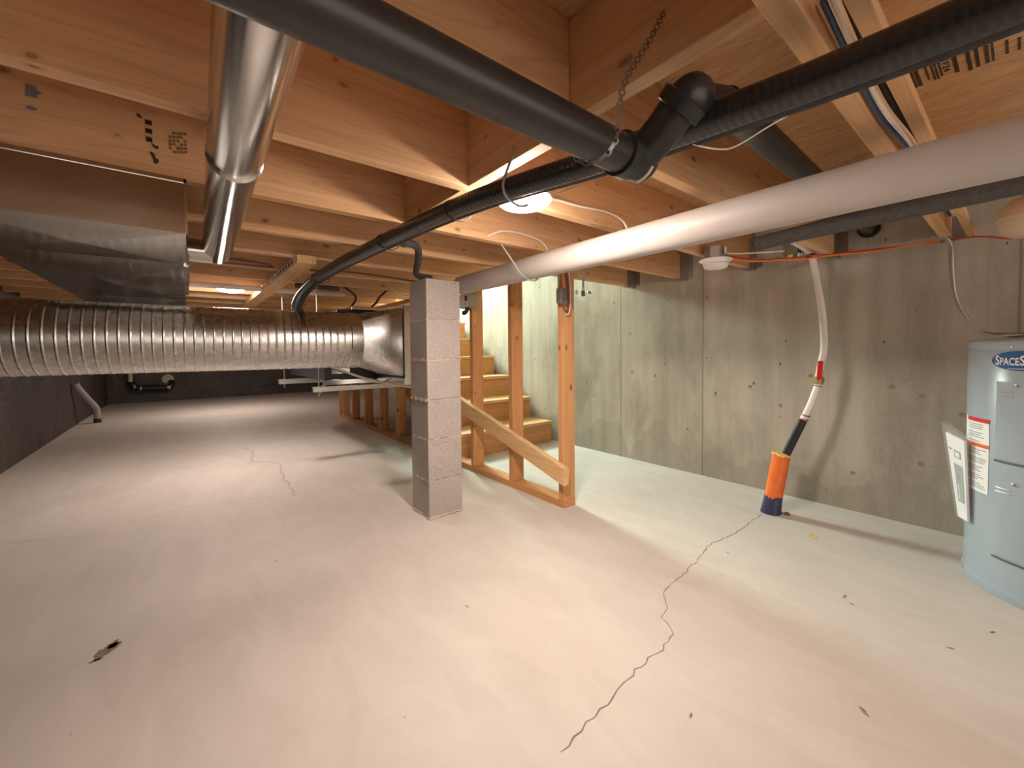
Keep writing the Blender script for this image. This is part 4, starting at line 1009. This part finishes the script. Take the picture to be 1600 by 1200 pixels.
# ---------------------------------------------------------------- boxes on the studs
sb = thing('junction_box', 'grey steel box with looped cable on the end stud', 'electrical box', (1.55, 1.54, 1.1))
MB().box(1.525, 1.5745, 1.500, 1.537, 1.098, 1.178).build('box', 'steelbox', sb, bevel=.003)
MB().lathe([(.004, 0), (.004, .002)], (1.552, 1.500, 1.118), (0, -1, 0), 8).build('screw', 'ink', sb)
m = MB().tube([(1.535, 1.528, 1.178), (1.536, 1.530, 1.21), (1.545, 1.528, 1.27)], .004, 8, smooth=5); m.build('feed_cable', 'cordgrey', sb, smooth=True)
cable([(1.59, 1.528, 1.275), (1.602, 1.524, 1.20), (1.604, 1.522, 1.10), (1.594, 1.520, 1.062), (1.580, 1.519, 1.058), (1.566, 1.520, 1.075), (1.560, 1.522, 1.095)], .005, 'cordbrown', 'stud_cable', 'brown cable looped on the end stud beside its steel box')
cable([(1.61, 1.528, 1.272), (1.618, 1.525, 1.20), (1.615, 1.522, 1.09), (1.600, 1.519, 1.046), (1.578, 1.518, 1.046)], .004, 'cordwhite', 'stud_cable', 'pale cable looped on the end stud beside its steel box')
pg = thing('hanging_plug', 'bare cable end with connectors dangling beside the end stud', 'connector', (1.9, 1.69, 1.19))
MB().tube([(1.70, 1.54, 1.285), (1.80, 1.60, 1.270), (1.87, 1.66, 1.245), (1.895, 1.685, 1.21)], .004, 8, smooth=6).build('supply_cable', 'cordgrey', pg, smooth=True)
MB().tube([(1.93, 1.70, 1.33), (1.925, 1.70, 1.27), (1.915, 1.69, 1.215)], .004, 8, smooth=6).build('drop_cable', 'cordgrey', pg, smooth=True)
MB().obox((1.908, 1.69, 1.200), (1, .3, .2), (0, 1, 0), (0, .2, 1), .012, .010, .018).build('connector_body', 'steelbox', pg, bevel=.002)
MB().obox((1.935, 1.665, 1.205), (1, -.2, -.4), (.4, 1, .0), (.3, 0, 1), .014, .006, .006).build('clip', 'steelbox', pg, bevel=.002)
MB().obox((1.880, 1.715, 1.207), (1, -.2, .5), (0, 1, 0), (-.4, 0, 1), .007, .006, .012).build('white_clip', 'white', pg, bevel=.002)
eb = thing('electrical_box', 'small grey box with white sticker on the stud by the column', 'electrical box', (1.56, 2.40, 1.17))
MB().box(1.50, 1.5745, 2.335, 2.47, 1.150, 1.245).build('box', plain('grey_green_box', (.36, .36, .28), .5), eb, bevel=.003)
MB().box(1.4993, 1.5005, 2.342, 2.464, 1.156, 1.240).build('sticker', 'white', eb)
MB().box(1.4987, 1.4995, 2.36, 2.39, 1.195, 1.230).build('sticker_mark', 'blackink', eb)
MB().box(1.4987, 1.4995, 2.38, 2.395, 1.172, 1.180).build('sticker_mark', 'blackink', eb)
MB().tube([(1.515, 2.37, 1.15), (1.515, 2.40, 1.125), (1.53, 2.45, 1.118), (1.56, 2.50, 1.13)], .014, 12, smooth=5).build('cable_gland', 'foam', eb, smooth=True)

# ---------------------------------------------------------------- drains on the far walls
fp = thing('drain_pipe', 'black drain pipe with elbows on the far membrane wall', 'pipe', (-.45, 9.65, .25))
Yf = 9.66
MB().tube([(-.757, Yf + .06, .36), (-.74, Yf, .33), (-.70, Yf - .01, .285), (-.64, Yf - .02, .258), (-.30, Yf - .02, .250), (-.235, Yf - .02, .262), (-.212, Yf, .30), (-.215, Yf + .05, .34)], .052, 20, smooth=6).build('pipe', 'abs', fp, smooth=True)
MB().tube([(-.755, Yf, .62), (-.757, Yf, .375)], .034, 16).build('riser_pipe', 'greenish', fp, smooth=True)
MB().lathe([(.035, 0), (.085, .002), (.085, .02), (.05, .03), (.04, .012)], (-.262, FY - .001, .395), (0, -1, 0), 24).build('cleanout_ring', 'greenish', fp, smooth=True)
for x in (-.70, -.62, -.26, -.235): MB().lathe([(.057, -.012), (.057, .012)], (x, Yf - .02, .252 if x > -.65 else .285), (1, 0, -.2 if x < -.6 else .2), 20).build('clamp', 'hanger', fp, smooth=True)
lp = thing('drain_pipe', 'grey bent pipe rising from floor through the black membrane wall', 'pipe', (-.885, 7.25, 0))
MB().tube([(LX + .034, 6.95, .52), (-1.0, 7.02, .44), (-.93, 7.15, .28), (-.89, 7.22, .19), (-.882, 7.24, .10), (-.882, 7.24, .0)], .033, 18, smooth=8).build('pipe', 'cordgrey', lp, smooth=True)
MB().lathe([(.037, 0), (.037, .05), (.033, .052)], (-.882, 7.24, .0), (0, 0, 1), 18).build('foot', 'abs', lp, smooth=True)
cable([(1.06, 3.6, .612), (1.0, 3.6, .612), (.93, 3.6, .604), (.885, 3.6, .585), (.865, 3.6, .55), (.855, 3.6, .52)], .013, 'offwhite', 'condensate_pipe', 'pale bent condensate pipe drooping below the furnace', 'pipe')
# bracket at the near edge of the trunk
bk = thing('duct_bracket', 'steel strap bracket beside the trunk duct near the wall', 'bracket', (-.5, 2.1, 1.05))
MB().box(-.508, -.478, 2.06, 2.063, 1.04, 1.328).build('strap', 'hanger', bk)
MB().box(-.60, -.478, 2.04, 2.10, 1.045, 1.075).build('foot', 'hanger', bk, bevel=.004)
